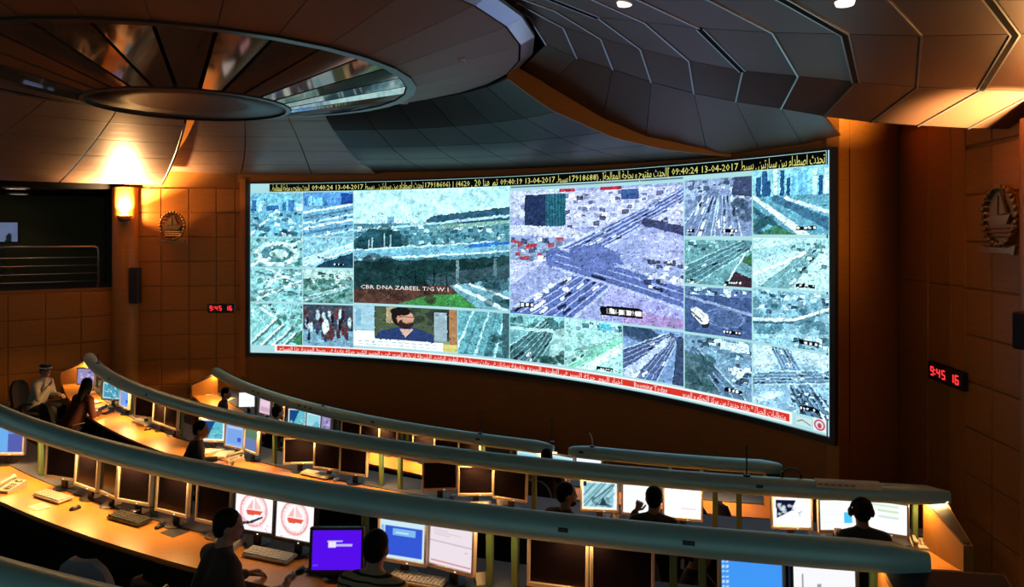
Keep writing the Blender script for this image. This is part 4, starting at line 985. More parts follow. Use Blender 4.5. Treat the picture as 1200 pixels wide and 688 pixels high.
def s_emblem(c):
    c.a[:] = lin(250, 246, 248); c.ell(.48, .44, .36, .46, (226, 110, 112), .75, ring=.86); c.ell(.48, .44, .29, .38, (240, 190, 190), .8, ring=.92); c.poly([(.26, .46), (.72, .44), (.66, .56), (.34, .58)], (222, 84, 60)); c.poly([(.46, .14), (.46, .42), (.3, .42)], (236, 180, 178)); c.poly([(.5, .1), (.5, .42), (.7, .4)], (242, 200, 198)); c.poly([(.0, .86), (.45, .68), (.72, .60), (.5, .76)], (30, 34, 44), .0)
    c.blocks(26, (.05, .78, .95, .95), [(240, 170, 172), (250, 214, 214)], .03); c.noise(14, .05)
def s_emblem2(c): s_emblem(c); c.poly([(0, .84), (.4, .74), (.7, .58), (.72, .62), (.44, .8), (0, .92)], (40, 44, 54))
def s_mapdiag(c): c.a[:] = lin(226, 240, 244); c.rect(.08, .08, .92, .92, (22, 74, 130)); c.poly([(.3, .92), (.62, .08), (.92, .08), (.92, .92)], (96, 190, 206)); c.poly([(.08, .86), (.2, .7), (.3, .92), (.08, .92)], (120, 205, 215)); c.blocks(30, (.45, .3, .9, .9), [(150, 220, 226), (60, 150, 176)], .05)
def s_mapgrid(c):
    c.a[:] = lin(224, 244, 248); c.rect(.06, .08, .9, .92, (150, 206, 216))
    for k in range(9): c.line((.06 + .1 * k - .3, .92), (.06 + .1 * k + .3, .08), .03, [(60, 96, 112), (205, 236, 240), (96, 150, 166)][k % 3])
    c.poly([(.5, .85), (.6, .55), (.72, .85)], (30, 50, 64)); c.trees(12, (.3, .6, .8, .9), (40, 70, 84), .05); c.line((.3, .7), (.9, .1), .04, (44, 72, 92)); c.rect(.02, .04, .14, .2, (16, 30, 44)); c.noise(14, .15); c.rect(0, 0, .05, 1, (236, 248, 250)); c.rect(.93, 0, 1, 1, (240, 250, 250)); c.rect(0, .93, 1, 1, (240, 248, 250))
def s_mapdark(c): c.a[:] = lin(246, 250, 252); c.poly([(.08, .12), (.62, .1), (.55, .3), (.5, .46), (.3, .6), (.12, .72)], (18, 20, 48)); c.trees(16, (.15, .25, .65, .65), (210, 226, 236), .04); c.blocks(12, (.5, .35, .85, .6), [(180, 205, 210), (150, 175, 190)], .03)
def s_blue2(c): c.a[:] = lin(150, 186, 240); c.rect(.08, .1, .9, .9, (126, 168, 236)); c.rect(.66, .55, .84, .75, (50, 96, 220)); c.rect(.1, .12, .9, .2, (180, 206, 244))
def s_split(c): c.a[:] = lin(120, 160, 225); c.rect(.0, .0, 1, .45, (96, 128, 104)); c.rect(0, .45, 1, 1, (110, 128, 176)); c.rect(.1, .1, .8, .12, (150, 176, 150))
def s_cyan(c): c.a[:] = lin(206, 240, 246); c.rect(.08, .12, .9, .88, (150, 216, 230)); c.poly([(.3, .9), (.7, .4), (.9, .6), (.9, .9)], (110, 186, 205)); c.blocks(10, (.1, .2, .8, .8), [(190, 232, 240), (90, 160, 180)], .05)
def s_teal(c): c.a[:] = lin(170, 220, 232); c.rect(.06, .1, .94, .9, (72, 158, 186)); c.blocks(40, (.1, .1, .9, .9), [(150, 212, 226), (40, 110, 140), (200, 236, 240)], .07)
def s_violet(c): c.a[:] = lin(150, 140, 190); c.blocks(16, (.1, .1, .9, .9), [(196, 186, 222), (96, 90, 140), (170, 120, 150)], .12)
def s_pink(c): c.a[:] = lin(226, 190, 214); c.rect(.1, .15, .9, .5, (236, 208, 226)); c.rect(.1, .6, .9, .85, (206, 168, 196))
def s_whiteblue(c): c.a[:] = lin(240, 250, 252); c.rect(.66, .42, .86, .78, (70, 190, 240)); [c.rect(.06, .12 + .12 * k, .6, .14 + .12 * k, (222, 236, 240)) for k in range(6)]
def s_form(c): c.a[:] = lin(246, 250, 246); c.rect(.05, .08, .8, .16, (206, 226, 206)); c.rect(.3, .26, .8, .34, (196, 222, 188)); c.rect(.32, .44, .8, .52, (200, 220, 214)); c.rect(.05, .62, .6, .65, (226, 236, 232))
def s_blackdoc(c): c.a[:] = lin(250, 250, 252); c.rect(.16, .2, .18, .5, (120, 126, 140)); c.rect(.4, .4, .46, .46, (150, 160, 176)); c.rect(.3, .6, .36, .7, (190, 196, 206))
def s_winblue(c): c.a[:] = lin(86, 150, 226); c.rect(.0, .0, .55, 1, (110, 176, 240)); c.rect(.55, .3, .95, .95, (88, 96, 176))

ORD = ['first', 'second', 'third', 'fourth', 'fifth', 'sixth', 'seventh', 'eighth', 'ninth', 'tenth', 'eleventh', 'twelfth', 'thirteenth']
R3 = [(-14, 30, s_winblue, 'lit blue monitor cut by the picture edge above the bright nearest desk'),
      (54, 91, None, 'first switched-off monitor of five above the bright nearest desk, beside the beige phone'), (90, 116, None, 'second switched-off monitor of five above the bright nearest desk, behind the white keyboard'),
      (115, 139, None, 'third switched-off monitor of five above the bright nearest desk, turned edgewise'), (139, 178, None, 'fourth switched-off monitor of five above the bright nearest desk, behind the black keyboard'),
      (184, 222, None, 'fifth switched-off monitor of five above the bright nearest desk, before the dark seated man'), (231, 272, None, 'dark monitor between the silver-edged one and the red emblem screens'),
      (274, 323, s_emblem2, 'lit monitor showing a red emblem crossed by a dark streak'), (322, 371, s_emblem, 'lit monitor showing a red emblem, beside the purple screen'),
      (443, 501, s_bluewin, 'lit monitor with a blue window, before the man in striped shirt'), (502, 556, s_redline, 'lit pale pinkish monitor beside the pair of green posts'),
      (618, 690, None, 'large switched-off monitor with tan bezel, nearer the pair of green posts'), (691, 767, None, 'large switched-off monitor with tan bezel, beside the single green post'),
      (841, 920, s_desktop, 'lit monitor with plain blue desktop and icons at the bottom edge'), (925, 1006, s_blackdoc, 'lit blank white monitor at the bottom edge beside the sloped cabinet')]
for i, (a, b, fn, lb) in enumerate(R3):
    big = a in (841, 925, 618, 691)
    monitor(3, a, b, fn, lb, bez='bezel_black' if a in (274, 322, 925) else 'bezel_silver', gain=1.1 if fn in (s_emblem, s_emblem2) else 1.0, scale=1.06 if big else 1.0, grp='monitors of the nearest full console row')
monitor(2, 91, 109, s_violet, 'violet lit monitor turned towards the man in white cap', dr=.12, phi=math.radians(-54.6), yaw=44, grp='monitors of the middle console row')
R2 = [(120, 142, s_teal, 'teal map monitor at the bright yellow desk'), (141, 152, s_blue2, 'narrow blue lit monitor seen edgewise beside the teal map'),
      (158, 181, None, 'first dark monitor of the trio above the bright yellow desk'), (180, 195, None, 'middle dark monitor of the trio above the bright yellow desk'), (194, 209, None, 'last dark monitor of the trio above the yellow desk, tinted red'),
      (233, 265, s_mapdiag, 'lit monitor with navy and teal diagonal map, by the dark seated person'), (264, 287, s_blue2, 'lit pale blue monitor right beside the navy map'), (285, 303, s_split, 'lit grey-green and blue monitor turned away beside the pale blue one'),
      (332, 370, None, 'first dark monitor of the middle row trio above the orange desk'), (368, 400, None, 'second dark monitor of the middle row trio above the orange desk'), (398, 431, None, 'third dark monitor of the middle row trio above the orange desk'),
      (493, 538, None, 'first dark monitor of the central trio with tan edges in the middle row'), (535, 580, None, 'second dark monitor of the central trio with tan edges in the middle row'), (578, 618, None, 'third dark monitor of the central trio with tan edges in the middle row'),
      (679, 726, s_mapgrid, 'lit aerial map monitor beside the man looking sideways'), (727, 775, s_white, 'bright white monitor behind the raised fist'), (776, 824, s_lines, 'bright white monitor with faint ruled lines, beside the green post'),
      (903, 952, s_mapdark, 'lit monitor with dark polygon map in the middle row'), (958, 1006, s_whiteblue, 'lit white monitor with blue square, beside the operator in headphones'), (1008, 1068, s_form, 'lit monitor with green form fields, behind the operator in headphones')]
for (a, b, fn, lb) in R2: monitor(2, a, b, fn, lb, gain=1.15 if fn in (s_white, s_lines, s_whiteblue, s_form, s_mapdark) else 1.0, grp='monitors of the middle console row')
R1 = [(279, 303, s_white, 'bright white monitor at the far end of the front row'), (304, 318, s_pink, 'small pink lit monitor in the front row'), (320, 333, None, 'dark monitor seen edgewise beside the pink one in the front row'),
      (337, 360, s_mapdiag, 'navy map monitor in the front row under the display corner'), (359, 377, s_cyan, 'cyan lit monitor beside the navy map in the front row'), (376, 389, s_violet, 'narrow violet monitor beside the cyan one in the front row'),
      (400, 423, None, 'first dark front row monitor after the narrow violet one'), (422, 445, None, 'second dark front row monitor after the narrow violet one'), (444, 466, None, 'third dark front row monitor after the narrow violet one'),
      (483, 510, None, 'first dark monitor of the tan-edged front row trio'), (509, 538, None, 'middle dark monitor of the tan-edged front row trio'), (537, 563, None, 'last dark monitor of the tan-edged front row trio, beside the upright stick'),
      (605, 633, s_cyan, 'lit pale map monitor in the front row, just before the black head'), (645, 672, s_cyan, 'lit pale cyan monitor in the front row just after the black head'), (674, 706, s_white, 'bright white monitor last of the lit front row trio')]
for (a, b, fn, lb) in R1: monitor(1, a, b, fn, lb, gain=1.15 if fn in (s_white,) else 1.0, grp='monitors of the front console row', res=(30, 24))

# laptop-like purple display standing forward on the nearest desk
lp = monitor(3, 363, 427, s_purple, 'purple lit flat screen standing forward on the nearest desk', bez='bezel_black', dr=.20, zc=ROWS[3]['desk'] + .225, scale=.98, tilt=-8, led=False)
# ------------------------------------------------------------------ desk items
def place(row, px, py, lift=0.0, rot=0.0):
    p = at(px, py, ROWS[row]['desk'] + lift); return (p.x, p.y, p.z), near_phi(row, p) + math.radians(rot)
def _kb(body, keys):
    k = ('kb', body)
    if k not in _shared:
        mb = MB(); mb.cbox((0, 0, .011), (.45, .155, .022), .005, 0, math.radians(3)); a = mb.mesh('shell', MATS[body])
        mb = MB()
        for r in range(5):
            for q in range(14): mb.cbox((-.205 + .0315 * q, -.055 + .026 * r, .0265 + .0013 * r), (.026, .021, .009), .002)
        b = mb.mesh('key_field', MATS[keys]); _shared[k] = (a, b)
    return _shared[k]
def keyboard(row, px, py, label, body='beige_plastic', keys='key_grey', rot=0.0):
    l, a = place(row, px, py, .012, rot); t = thing('keyboard', label, 'keyboard', l, a, 'desk keyboards'); s, k = _kb(body, keys); link('shell', s, t); o = link('key_field', k, t); o['kind'] = 'stuff'
def mouse(row, px, py, label, m='black_plastic', rot=0.0):
    l, a = place(row, px, py, 0, rot); t = thing('computer_mouse', label, 'mouse', l, a, 'desk mice')
    if 'mouse' + m not in _shared:
        mb = MB(); mb.ell((0, 0, .006), (.033, .057, .030), 12, 8); b = mb.mesh('shell', MATS[m], True); mb = MB(); mb.cbox((0, .03, .031), (.007, .022, .012), .003); _shared['mouse' + m] = (b, mb.mesh('wheel', MATS['grey_plastic']))
    b, w = _shared['mouse' + m]; link('shell', b, t); link('wheel', w, t)
def phone(row, px, py, label, m='beige_plastic', rot=0.0, lift=.0):
    l, a = place(row, px, py, lift, rot); t = thing('desk_phone', label, 'telephone', l, a, 'desk telephones')
    if 'ph' + m not in _shared:
        mb = MB(); mb.add([(-.095, -.11, 0), (.095, -.11, 0), (.095, .11, 0), (-.095, .11, 0), (-.09, -.105, .025), (.09, -.105, .025), (.09, .105, .075), (-.09, .105, .075)], [(3, 2, 1, 0), (4, 5, 6, 7), (0, 1, 5, 4), (1, 2, 6, 5), (2, 3, 7, 6), (3, 0, 4, 7)]); b = mb.mesh('base_unit', MATS[m])
        mb = MB(); pts = [(-.055, -.10, .050), (-.055, -.09, .075), (-.055, -.04, .082), (-.055, .04, .096), (-.055, .09, .106), (-.055, .10, .084)]; mb.tube(pts, [.022, .026, .016, .016, .026, .022], 8); h = mb.mesh('handset', MATS[m], True)
        mb = MB(); [mb.cbox((.005 + .026 * i, -.06 + .026 * j, .042 + .0055 * j), (.018, .018, .008), .002) for i in range(3) for j in range(4)]; k = mb.mesh('keypad', MATS['grey_plastic'])
        mb = MB(); mb.cbox((.035, .072, .073), (.085, .035, .006), .002, 0, math.radians(13)); d = mb.mesh('display_strip', MATS['black_plastic']); _shared['ph' + m] = (b, h, k, d)
    for n_, me in zip(('base_unit', 'handset', 'keypad', 'display_strip'), _shared['ph' + m]): link(n_, me, t)
def papers(row, px, py, label, w=.21, d=.297, n=4, rot=0.0, m='paper'):
    l, a = place(row, px, py, .0, rot); mb = MB(); rr = random.Random(int(px * 7 + py))
    for k in range(n):
        M = Matrix.Translation((rr.uniform(-.02, .02), rr.uniform(-.02, .02), .002 + .003 * k)) @ Matrix.Rotation(rr.uniform(-.15, .15), 4, 'Z')
        mb.prism([(-w / 2, -d / 2), (w / 2, -d / 2), (w / 2, d / 2 - .01), (w / 2 - .012, d / 2), (-w / 2, d / 2)], .0015, M)
    o = mb.build('paper_sheets', MATS[m]); o.location = l; o.rotation_euler = (0, 0, a); return tag(o, label, 'papers', 'papers on the desks')
def tent(row, px, py, label):
    l, a = place(row, px, py); mb = MB(); mb.add([(-.06, -.05, 0), (.06, -.05, 0), (.06, .05, 0), (-.06, .05, 0), (-.06, 0, .09), (.06, 0, .09), (-.06, -.044, 0), (.06, -.044, 0), (.06, .044, 0), (-.06, .044, 0), (-.06, 0, .082), (.06, 0, .082)],
        [(0, 1, 5, 4), (2, 3, 4, 5), (6, 10, 11, 7), (8, 11, 10, 9), (0, 4, 10, 6), (4, 3, 9, 10), (1, 7, 11, 5), (5, 11, 8, 2)]); o = mb.build('tent_card', MATS['paper']); o.location = l; o.rotation_euler = (0, 0, a + .6); tag(o, label, 'card', 'folded cards on desks')
def mug(row, px, py, label, m='paper'):
    l, a = place(row, px, py); t = thing('mug', label, 'mug', l, a)
    mb = MB(); mb.lathe([(0, 0), (.036, 0), (.04, .01), (.04, .095), (.036, .095), (.036, .012), (0, .01)], 16); mb.build('cup', MATS[m], t, 'auto'); mb = MB(); mb.tube([(.038, 0, .075), (.062, 0, .07), (.068, 0, .048), (.06, 0, .028), (.038, 0, .022)], .006, 6); mb.build('handle', MATS[m], t, True)
def stick(row, px, label, h=.28, dr=0.0, m='black_plastic', bend=0.0):
    ph = rphi(row, px, dr); p = rpos(row, ph, dr, ROWS[row]['zr'] + .075); t = thing('gooseneck_microphone', label, 'microphone', p, ph)
    mb = MB(); mb.lathe([(0, 0), (.04, 0), (.035, .02), (0, .025)], 12); mb.build('base', MATS['black_plastic'], t); mb = MB(); mb.tube([(0, 0, .015), (0, 0, h * .5), (bend * .4, 0, h * .8), (bend, 0, h)], .008, 6); mb.build('stem', MATS[m], t, True)
    mb = MB(); mb.ell((bend, 0, h), (.014, .014, .03), 8, 6); mb.build('capsule', MATS['black_plastic'], t, True)

phone(3, 12, 574, 'beige desk phone on the bright nearest desk at the picture edge', rot=20); keyboard(3, 62, 583, 'white keyboard on the bright nearest desk', rot=4); papers(3, 44, 594, 'pale sheet in front of the white keyboard', n=1, w=.2, d=.14)
mouse(3, 88, 597, 'dark mouse beside the white keyboard on the nearest desk'); keyboard(3, 152, 609, 'black keyboard on the bright nearest desk', 'black_plastic', 'key_black', 2); papers(3, 160, 604, 'small white card lying on the black keyboard', .09, .055, 1).location.z += .045
mouse(3, 187, 618, 'dark mouse beside the black keyboard', rot=15); papers(3, 206, 623, 'dark mouse mat before the fifth dark monitor', .2, .17, 1, m='laminate_dark')
phone(3, 268, 641, 'grey desk phone in front of the seated dark man', 'grey_plastic', 12); keyboard(3, 316, 652, 'grey keyboard below the two red emblem screens', 'grey_plastic', 'key_grey', 2); mouse(3, 352, 670, 'black mouse near the purple screen'); mouse(3, 340, 677, 'grey mouse at the desk front below the emblem screens', 'grey_plastic')
keyboard(3, 489, 681, 'tan keyboard below the blue window monitor', rot=0); tent(3, 566, 684, 'tan folded card at the foot of the green post pair'); papers(3, 655, 690, 'sheets under the large tan-edged dark monitor', n=3)
keyboard(3, 392, 672, 'black keyboard in front of the purple screen', 'black_plastic', 'key_black', 0)
papers(2, 106, 473, 'loose papers spread beside the dark-haired leaning person', n=7, rot=30); papers(2, 121, 477, 'open file of white sheets on the bright yellow desk', n=5, rot=-20); papers(2, 100, 482, 'long sheets at the front of the yellow desk', n=4, w=.3, rot=60); phone(2, 124, 484, 'dark phone on the papers of the yellow desk', 'black_plastic', 40)
keyboard(2, 167, 496, 'white keyboard on the bright yellow desk', rot=5); mouse(2, 173, 504, 'dark mouse beside the white keyboard on the yellow desk')
papers(2, 250, 528, 'pile of papers before the navy and teal map monitor', n=6); papers(2, 262, 533, 'open binder sheets next to the seated dark person', n=5, rot=30); phone(2, 276, 540, 'beige phone at the end of the paper pile', rot=-30)
keyboard(2, 371, 557, 'pale keyboard on the orange stretch of the middle desk'); mouse(2, 394, 563, 'small beige mouse beside the pale keyboard', 'beige_plastic')
keyboard(2, 553, 589, 'pale keyboard below the central dark trio'); tent(2, 588, 592, 'small folded card below the central dark trio'); mouse(2, 531, 583, 'pale mouse left of the keyboard below the central dark trio', 'beige_plastic'); papers(2, 706, 606, 'tan papers below the aerial map monitor', n=4, w=.16, d=.2); mug(2, 722, 612, 'white mug beside the tan papers', 'paper')
papers(2, 922, 627, 'pale sheets under the dark polygon map', n=3); papers(2, 948, 629, 'tan sheets under the dark polygon map beside the keyboard', n=3); keyboard(2, 974, 630, 'white keyboard before the headphones operator')
phone(2, 1078, 640, 'beige desk phone at the open wooden console end', rot=-10); papers(2, 1066, 632, 'white sheets beside the phone at the console end', n=3)
papers(1, 247, 462, 'white papers at the far end of the front desk', n=5, rot=20); papers(1, 268, 468, 'long pale sheets on the front desk by the white monitor', n=4, rot=40); papers(1, 290, 474, 'pale sheets below the bright white front row monitor', n=4); mug(1, 226, 456, 'pale mug at the far end cabinet of the front row')
stick(1, 563, 'thin upright stick microphone on the front hood beside the dark trio', .34); stick(1, 647, 'thin upright microphone at the gap of the front hood', .36); stick(1, 694, 'curved pale gooseneck on the front hood above the white monitor', .22, m='bezel_silver', bend=-.06); stick(1, 379, 'short stub microphone on the front hood under the display corner', .12)
stick(2, 875, 'dark gooseneck microphone standing on the middle hood', .30); stick(2, 115, 'short microphone at the far end of the middle hood', .16)
# small headset lying on the middle hood
t = thing('headset', 'black headset and cables heaped on the middle hood', 'headset', rpos(2, rphi(2, 928), -.02, ROWS[2]['zr'] + .085), rphi(2, 928))
mb = MB(); mb.tube([(.09 * math.cos(q / 10 * math.pi), .02, .09 * math.sin(q / 10 * math.pi)) for q in range(11)], .01, 6); mb.build('band', MATS['black_plastic'], t, True)
for s in (-1, 1):
    mb = MB(); mb.ell((.09 * s, .02, .02), (.02, .035, .035), 10, 7); mb.build('ear_cup', MATS['black_plastic'], t, True)

# ------------------------------------------------------------------ wall fixtures
SEG = {'0': 'abcdef', '1': 'bc', '2': 'abged', '3': 'abgcd', '4': 'fgbc', '5': 'afgcd', '6': 'afgedc', '7': 'abc', '8': 'abcdefg', '9': 'abcdfg'}
def led_clock(loc, rz, label, wdt, hgt):
    t = thing('led_clock', label, 'clock', loc, rz); mb = MB(); mb.cbox((0, 0, 0), (wdt, .08, hgt), .01); mb.build('case', MATS['black_plastic'], t)
    w, h, th = wdt * .078, hgt * .22, hgt * .075
    def dig(ch, x):
        mb = MB(); S = {'a': (0, h, w, th), 'g': (0, 0, w, th), 'd': (0, -h, w, th), 'f': (-w / 2, h / 2, th, h), 'b': (w / 2, h / 2, th, h), 'e': (-w / 2, -h / 2, th, h), 'c': (w / 2, -h / 2, th, h)}
        for s in SEG[ch]: a = S[s]; mb.cbox((x + a[0], -.042, a[1]), (a[2], .008, a[3]), .002)
        mb.build('digit', MATS['led_red'], t)
    for ch, k in zip('94516', (-.36, -.17, -.02, .22, .36)): dig(ch, wdt * k)
    mb = MB(); [mb.cbox((wdt * -.265, -.042, z), (th, .008, th), .002) for z in (-h * .5, h * .5)]; mb.build('colon', MATS['led_red'], t)
led_clock(pt(259.5, 361, 18.06), 0, 'red digital wall clock beside the far edge of the video wall', .66, .23)
nrm = math.atan(.0713)
yy = 10.14; led_clock((rwx(yy) - .07, yy, E - (440 - HY) / F * yy), math.pi / 2 * -1 - nrm, 'red digital wall clock below the oval wall emblem', .92, .25)

def emblem(loc, rz, label, oval, w, h):
    t = thing('wall_emblem', label, 'emblem', loc, rz); mb = MB(); n = 26
    for k in range(n):
        q = 2 * math.pi * k / n; mb.ell((w * .46 * math.cos(q), -.05, h * .06 + h * .42 * math.sin(q)), (.035, .03, .035), 7, 5)
    mb.build('wreath', MATS['bronze'], t, True)
    mb = MB(); mb.lathe([(.0, .0), (.38, -.01), (.42, -.02), (.42, .03), (0, .03)], 28, (0, 0, 0), axis='Y'); mb.v = [(x * w / .9, y, h * .06 + z * h / .98) for x, y, z in mb.v]; mb.build('shield', MATS['bronze' if oval else 'wood_dark'], t)
    for s_, (a, b, c_) in (('sail', ((-.02, .30), (-.02, .02), (-.26, .02))), ('sail', ((.03, .36), (.03, .02), (.20, .04)))):
        mb = MB(); mb.prism([(x * w, h * .06 + y * h) for x, y in (a, b, c_)], .03, Matrix.Rotation(math.pi / 2, 4, 'X') @ Matrix.Translation((0, 0, .02))); mb.build(s_, MATS['bronze'], t)
    mb = MB(); mb.prism([(x * w, h * .06 + y * h) for x, y in ((-.32, -.02), (.34, .02), (.24, -.12), (-.22, -.12))], .04, Matrix.Rotation(math.pi / 2, 4, 'X') @ Matrix.Translation((0, 0, .02))); mb.build('hull', MATS['bronze'], t)
    mb = MB(); [mb.tube([(w * (-.3 + .1 * k), -.04, h * (-.12 - .06 * j)) for k in range(7)], .012, 5) for j in range(3)]; mb.build('wave_lines', MATS['bronze'], t)
    mb = MB(); mb.prism([(x * w, y * h) for x, y in ((-.5, -.36), (-.3, -.40), (.3, -.40), (.5, -.36), (.46, -.50), (.3, -.48), (-.3, -.48), (-.46, -.50))], .05, Matrix.Rotation(math.pi / 2, 4, 'X') @ Matrix.Translation((0, 0, .02))); mb.build('ribbon', MATS['bronze'], t)
emblem(pt(203, 267, 18.04), 0, 'small bronze ship plaque on the panelled wall by the column', False, .64, .80)
yy = 8.86; emblem((rwx(yy) - .07, yy, E + (HY - 258) / F * yy), -math.pi / 2 - nrm, 'oval bronze wreath emblem with ship above the red clock', True, .74, .82)

def speaker(loc, rz, label, w, h):
    t = thing('wall_speaker', label, 'speaker', loc, rz); mb = MB(); mb.cbox((0, 0, 0), (w, .18, h), .015); mb.build('cabinet', MATS['black_plastic'], t)
    mb = MB(); mb.cbox((0, -.095, 0), (w * .82, .012, h * .92), .006); mb.build('grille', MATS['chair_fabric'], t); mb = MB(); mb.box((0, .12, 0), (.06, .08, .2)); mb.build('bracket', MATS['black_plastic'], t)
speaker(pt(158.5, 334.5, 17.9), 0, 'black column loudspeaker on the wall beside the timber column', .23, .86)
speaker((5.515, 7.96, E - (387 - HY) / F * 8.0), -math.pi / 2 + .35, 'black loudspeaker at the picture edge below the oval emblem', .2, .40)

# gallery railing on the parapet
gl = thing('gallery_railing', 'brushed steel railing with horizontal bars along the side gallery', 'railing', (GP0.x, GP0.y, gz + .05))
def grp_(s, z, t=.10): v = g_in(s, t) - GP0; return (v.x, v.y, z)
s_end = Lg - .45
mb = MB(); mb.tube([grp_(.2, 1.0), grp_(s_end - .08, 1.0), grp_(s_end - .02, .97), grp_(s_end, .90), grp_(s_end, 0)], .028, 8); mb.build('top_rail', MATS['rail_steel'], gl, True)
for k in range(4):
    mb = MB(); mb.tube([grp_(.2, .18 + .19 * k), grp_(s_end, .18 + .19 * k)], .012, 6); mb.build('bar', MATS['rail_steel'], gl, True)
for s in (s_end - 2.0, s_end - 4.0):
    mb = MB(); mb.tube([grp_(s, 0), grp_(s, 1.0)], .024, 8); mb.build('baluster', MATS['rail_steel'], gl, True)
# gallery display and seat
p = pt(2, 272, 18.6); t = thing('gallery_display', 'small pale blue display inside the dark side gallery', 'display', p, math.radians(25))
c = Cv(30, 18, (96, 108, 140), rng); c.noise(5, .1); c.poly([(.6, 1), (.66, .6), (.78, .55), (.8, 1)], (24, 26, 36)); picture_grid('lit_panel', c, lambda u, v: (-.34 + .68 * u, -.03, .24 - .48 * v), parent=t, gain=.9)
mb = MB(); mb.cbox((0, .02, 0), (.74, .08, .54), .01); mb.build('case', MATS['black_plastic'], t); mb = MB(); mb.box((0, .04, -.65), (.08, .06, .8)); mb.build('stand', MATS['black_plastic'], t); mb = MB(); mb.cbox((0, .04, -1.05), (.5, .3, .04), .01); mb.build('foot', MATS['black_plastic'], t)
# ------------------------------------------------------------------ chairs
def chair_meshes(m):
    k = 'chair' + m
    if k in _shared: return _shared[k]
    P_ = []
    mb = MB(); mb.cbox((0, 0, .46), (.50, .48, .09), .035); P_.append(('seat', mb.mesh('seat', MATS[m], 'auto')))
    mb = MB()   # curved backrest, rounded top
    pts = []
    for i in range(9):
        z = .58 + .48 * i / 8
        w = .23 * math.sqrt(max(.12, 1 - max(0, (i - 4) / 4.3) ** 2.4)) if i > 4 else .23
        for q in (-1, -.5, 0, .5, 1): pts.append((w * q, -.245 - .05 * math.cos(q * 1.2) - .07 * (i / 8), z))
    n = len(pts); vs = pts + [(x, y - .06, z) for x, y, z in pts]; fs = []
    for i in range(8):
        for j in range(4): a = i * 5 + j; fs += [(a, a + 1, a + 6, a + 5), (n + a + 5, n + a + 6, n + a + 1, n + a)]
    for i in range(8):
        for j in (0, 4): a = i * 5 + j; fs.append((a, a + 5, n + a + 5, n + a))
    for j in range(4): fs += [(j, j + 1, n + j + 1, n + j), (40 + j, 41 + j, n + 41 + j, n + 40 + j)]
    mb.add(vs, fs); P_.append(('backrest', mb.mesh('backrest', MATS[m], 'auto')))
    mb = MB(); mb.tube([(0, -.20, .44), (0, -.31, .46), (0, -.34, .62)], .025, 6); P_.append(('back_bracket', mb.mesh('back_bracket', MATS['black_plastic'])))
    mb = MB(); mb.tube([(0, 0, .10), (0, 0, .42)], [.03, .025], 10); P_.append(('gas_column', mb.mesh('gas_column', MATS['chrome'], 'auto')))
    mb = MB()
    for q in range(5): a = 2 * math.pi * q / 5; mb.tube([(0, 0, .11), (.28 * math.cos(a), .28 * math.sin(a), .075)], [.03, .018], 6)
    P_.append(('star_base', mb.mesh('star_base', MATS['black_plastic'])))
    mb = MB(); mb.tube([(-.012, 0, .03), (.012, 0, .03)], .03, 10); cm = mb.mesh('caster', MATS['black_plastic'])
    for s in (-1, 1):
        mb = MB(); mb.tube([(.25 * s, -.10, .46), (.28 * s, -.08, .56), (.28 * s, -.06, .66), (.28 * s, .14, .67)], .018, 6); P_.append(('armrest', mb.mesh('armrest', MATS['black_plastic'])))
    _shared[k] = (P_, cm); return _shared[k]
def chair(row, px, dr, label, rot=0.0, m='chair_fabric'):
    ph = rphi(row, px, dr); p = rpos(row, ph, dr, ROWS[row]['floor']); t = thing('office_chair', label, 'chair', p, ph + math.radians(rot), 'operator chairs')
    P_, cm = chair_meshes(m)
    for n_, me in P_: link(n_, me, t)
    for q in range(5): a = 2 * math.pi * q / 5; link('caster', cm, t, Matrix.Translation((.28 * math.cos(a), .28 * math.sin(a), 0)) @ Matrix.Rotation(a, 4, 'Z'))
    return t

# ------------------------------------------------------------------ people: one continuous remeshed body each, clothes and hair as children
def capsule(mb, p, q, r1, r2, n=12, flat=None):
    p, q = Vector(p), Vector(q); ax = (q - p); L_ = ax.length; ax = ax.normalized() if L_ > 1e-6 else Vector((0, 0, 1))
    a = ax.orthogonal().normalized() if flat is None else (Vector(flat) - ax * Vector(flat).dot(ax)).normalized(); b = ax.cross(a); fx = 1.0
    rows = []
    for i in range(4): th = math.pi / 2 * (1 - i / 4); rows.append((-math.sin(th) * r1, math.cos(th) * r1))
    rows += [(0, r1), (L_, r2)]
    for i in range(1, 5): th = math.pi / 2 * i / 4; rows.append((L_ + math.sin(th) * r2, math.cos(th) * r2))
    vs = []; fs = []; k = len(rows)
    for (t, r) in rows:
        r = max(r, 1e-3)
        for j in range(n): w = 2 * math.pi * j / n; vs.append(p + ax * t + a * math.cos(w) * r + b * math.sin(w) * r)
    for i in range(k - 1):
        for j in range(n): fs.append((i * n + j, i * n + (j + 1) % n, (i + 1) * n + (j + 1) % n, (i + 1) * n + j))
    fs += [tuple(range(n - 1, -1, -1)), tuple((k - 1) * n + j for j in range(n))]
    mb.add(vs, fs)
def fuse(mb, name, m, vox=.014, smooth=4):
    me = bpy.data.meshes.new('raw'); me.from_pydata(mb.v, [], mb.f); bm = bmesh.new(); bm.from_mesh(me); bmesh.ops.recalc_face_normals(bm, faces=bm.faces); bm.to_mesh(me); bm.free()
    o = bpy.data.objects.new('raw', me); COL.objects.link(o)
    md = o.modifiers.new('r', 'REMESH'); md.mode = 'VOXEL'; md.voxel_size = vox
    if smooth: sm = o.modifiers.new('s', 'SMOOTH'); sm.factor = .5; sm.iterations = smooth
    dg = bpy.context.evaluated_depsgraph_get(); out = bpy.data.meshes.new_from_object(o.evaluated_get(dg)); out.name = name
    bpy.data.objects.remove(o); bpy.data.meshes.remove(me)
    out.materials.clear(); out.materials.append(MATS[m]); out.polygons.foreach_set('use_smooth', [True] * len(out.polygons)); return out
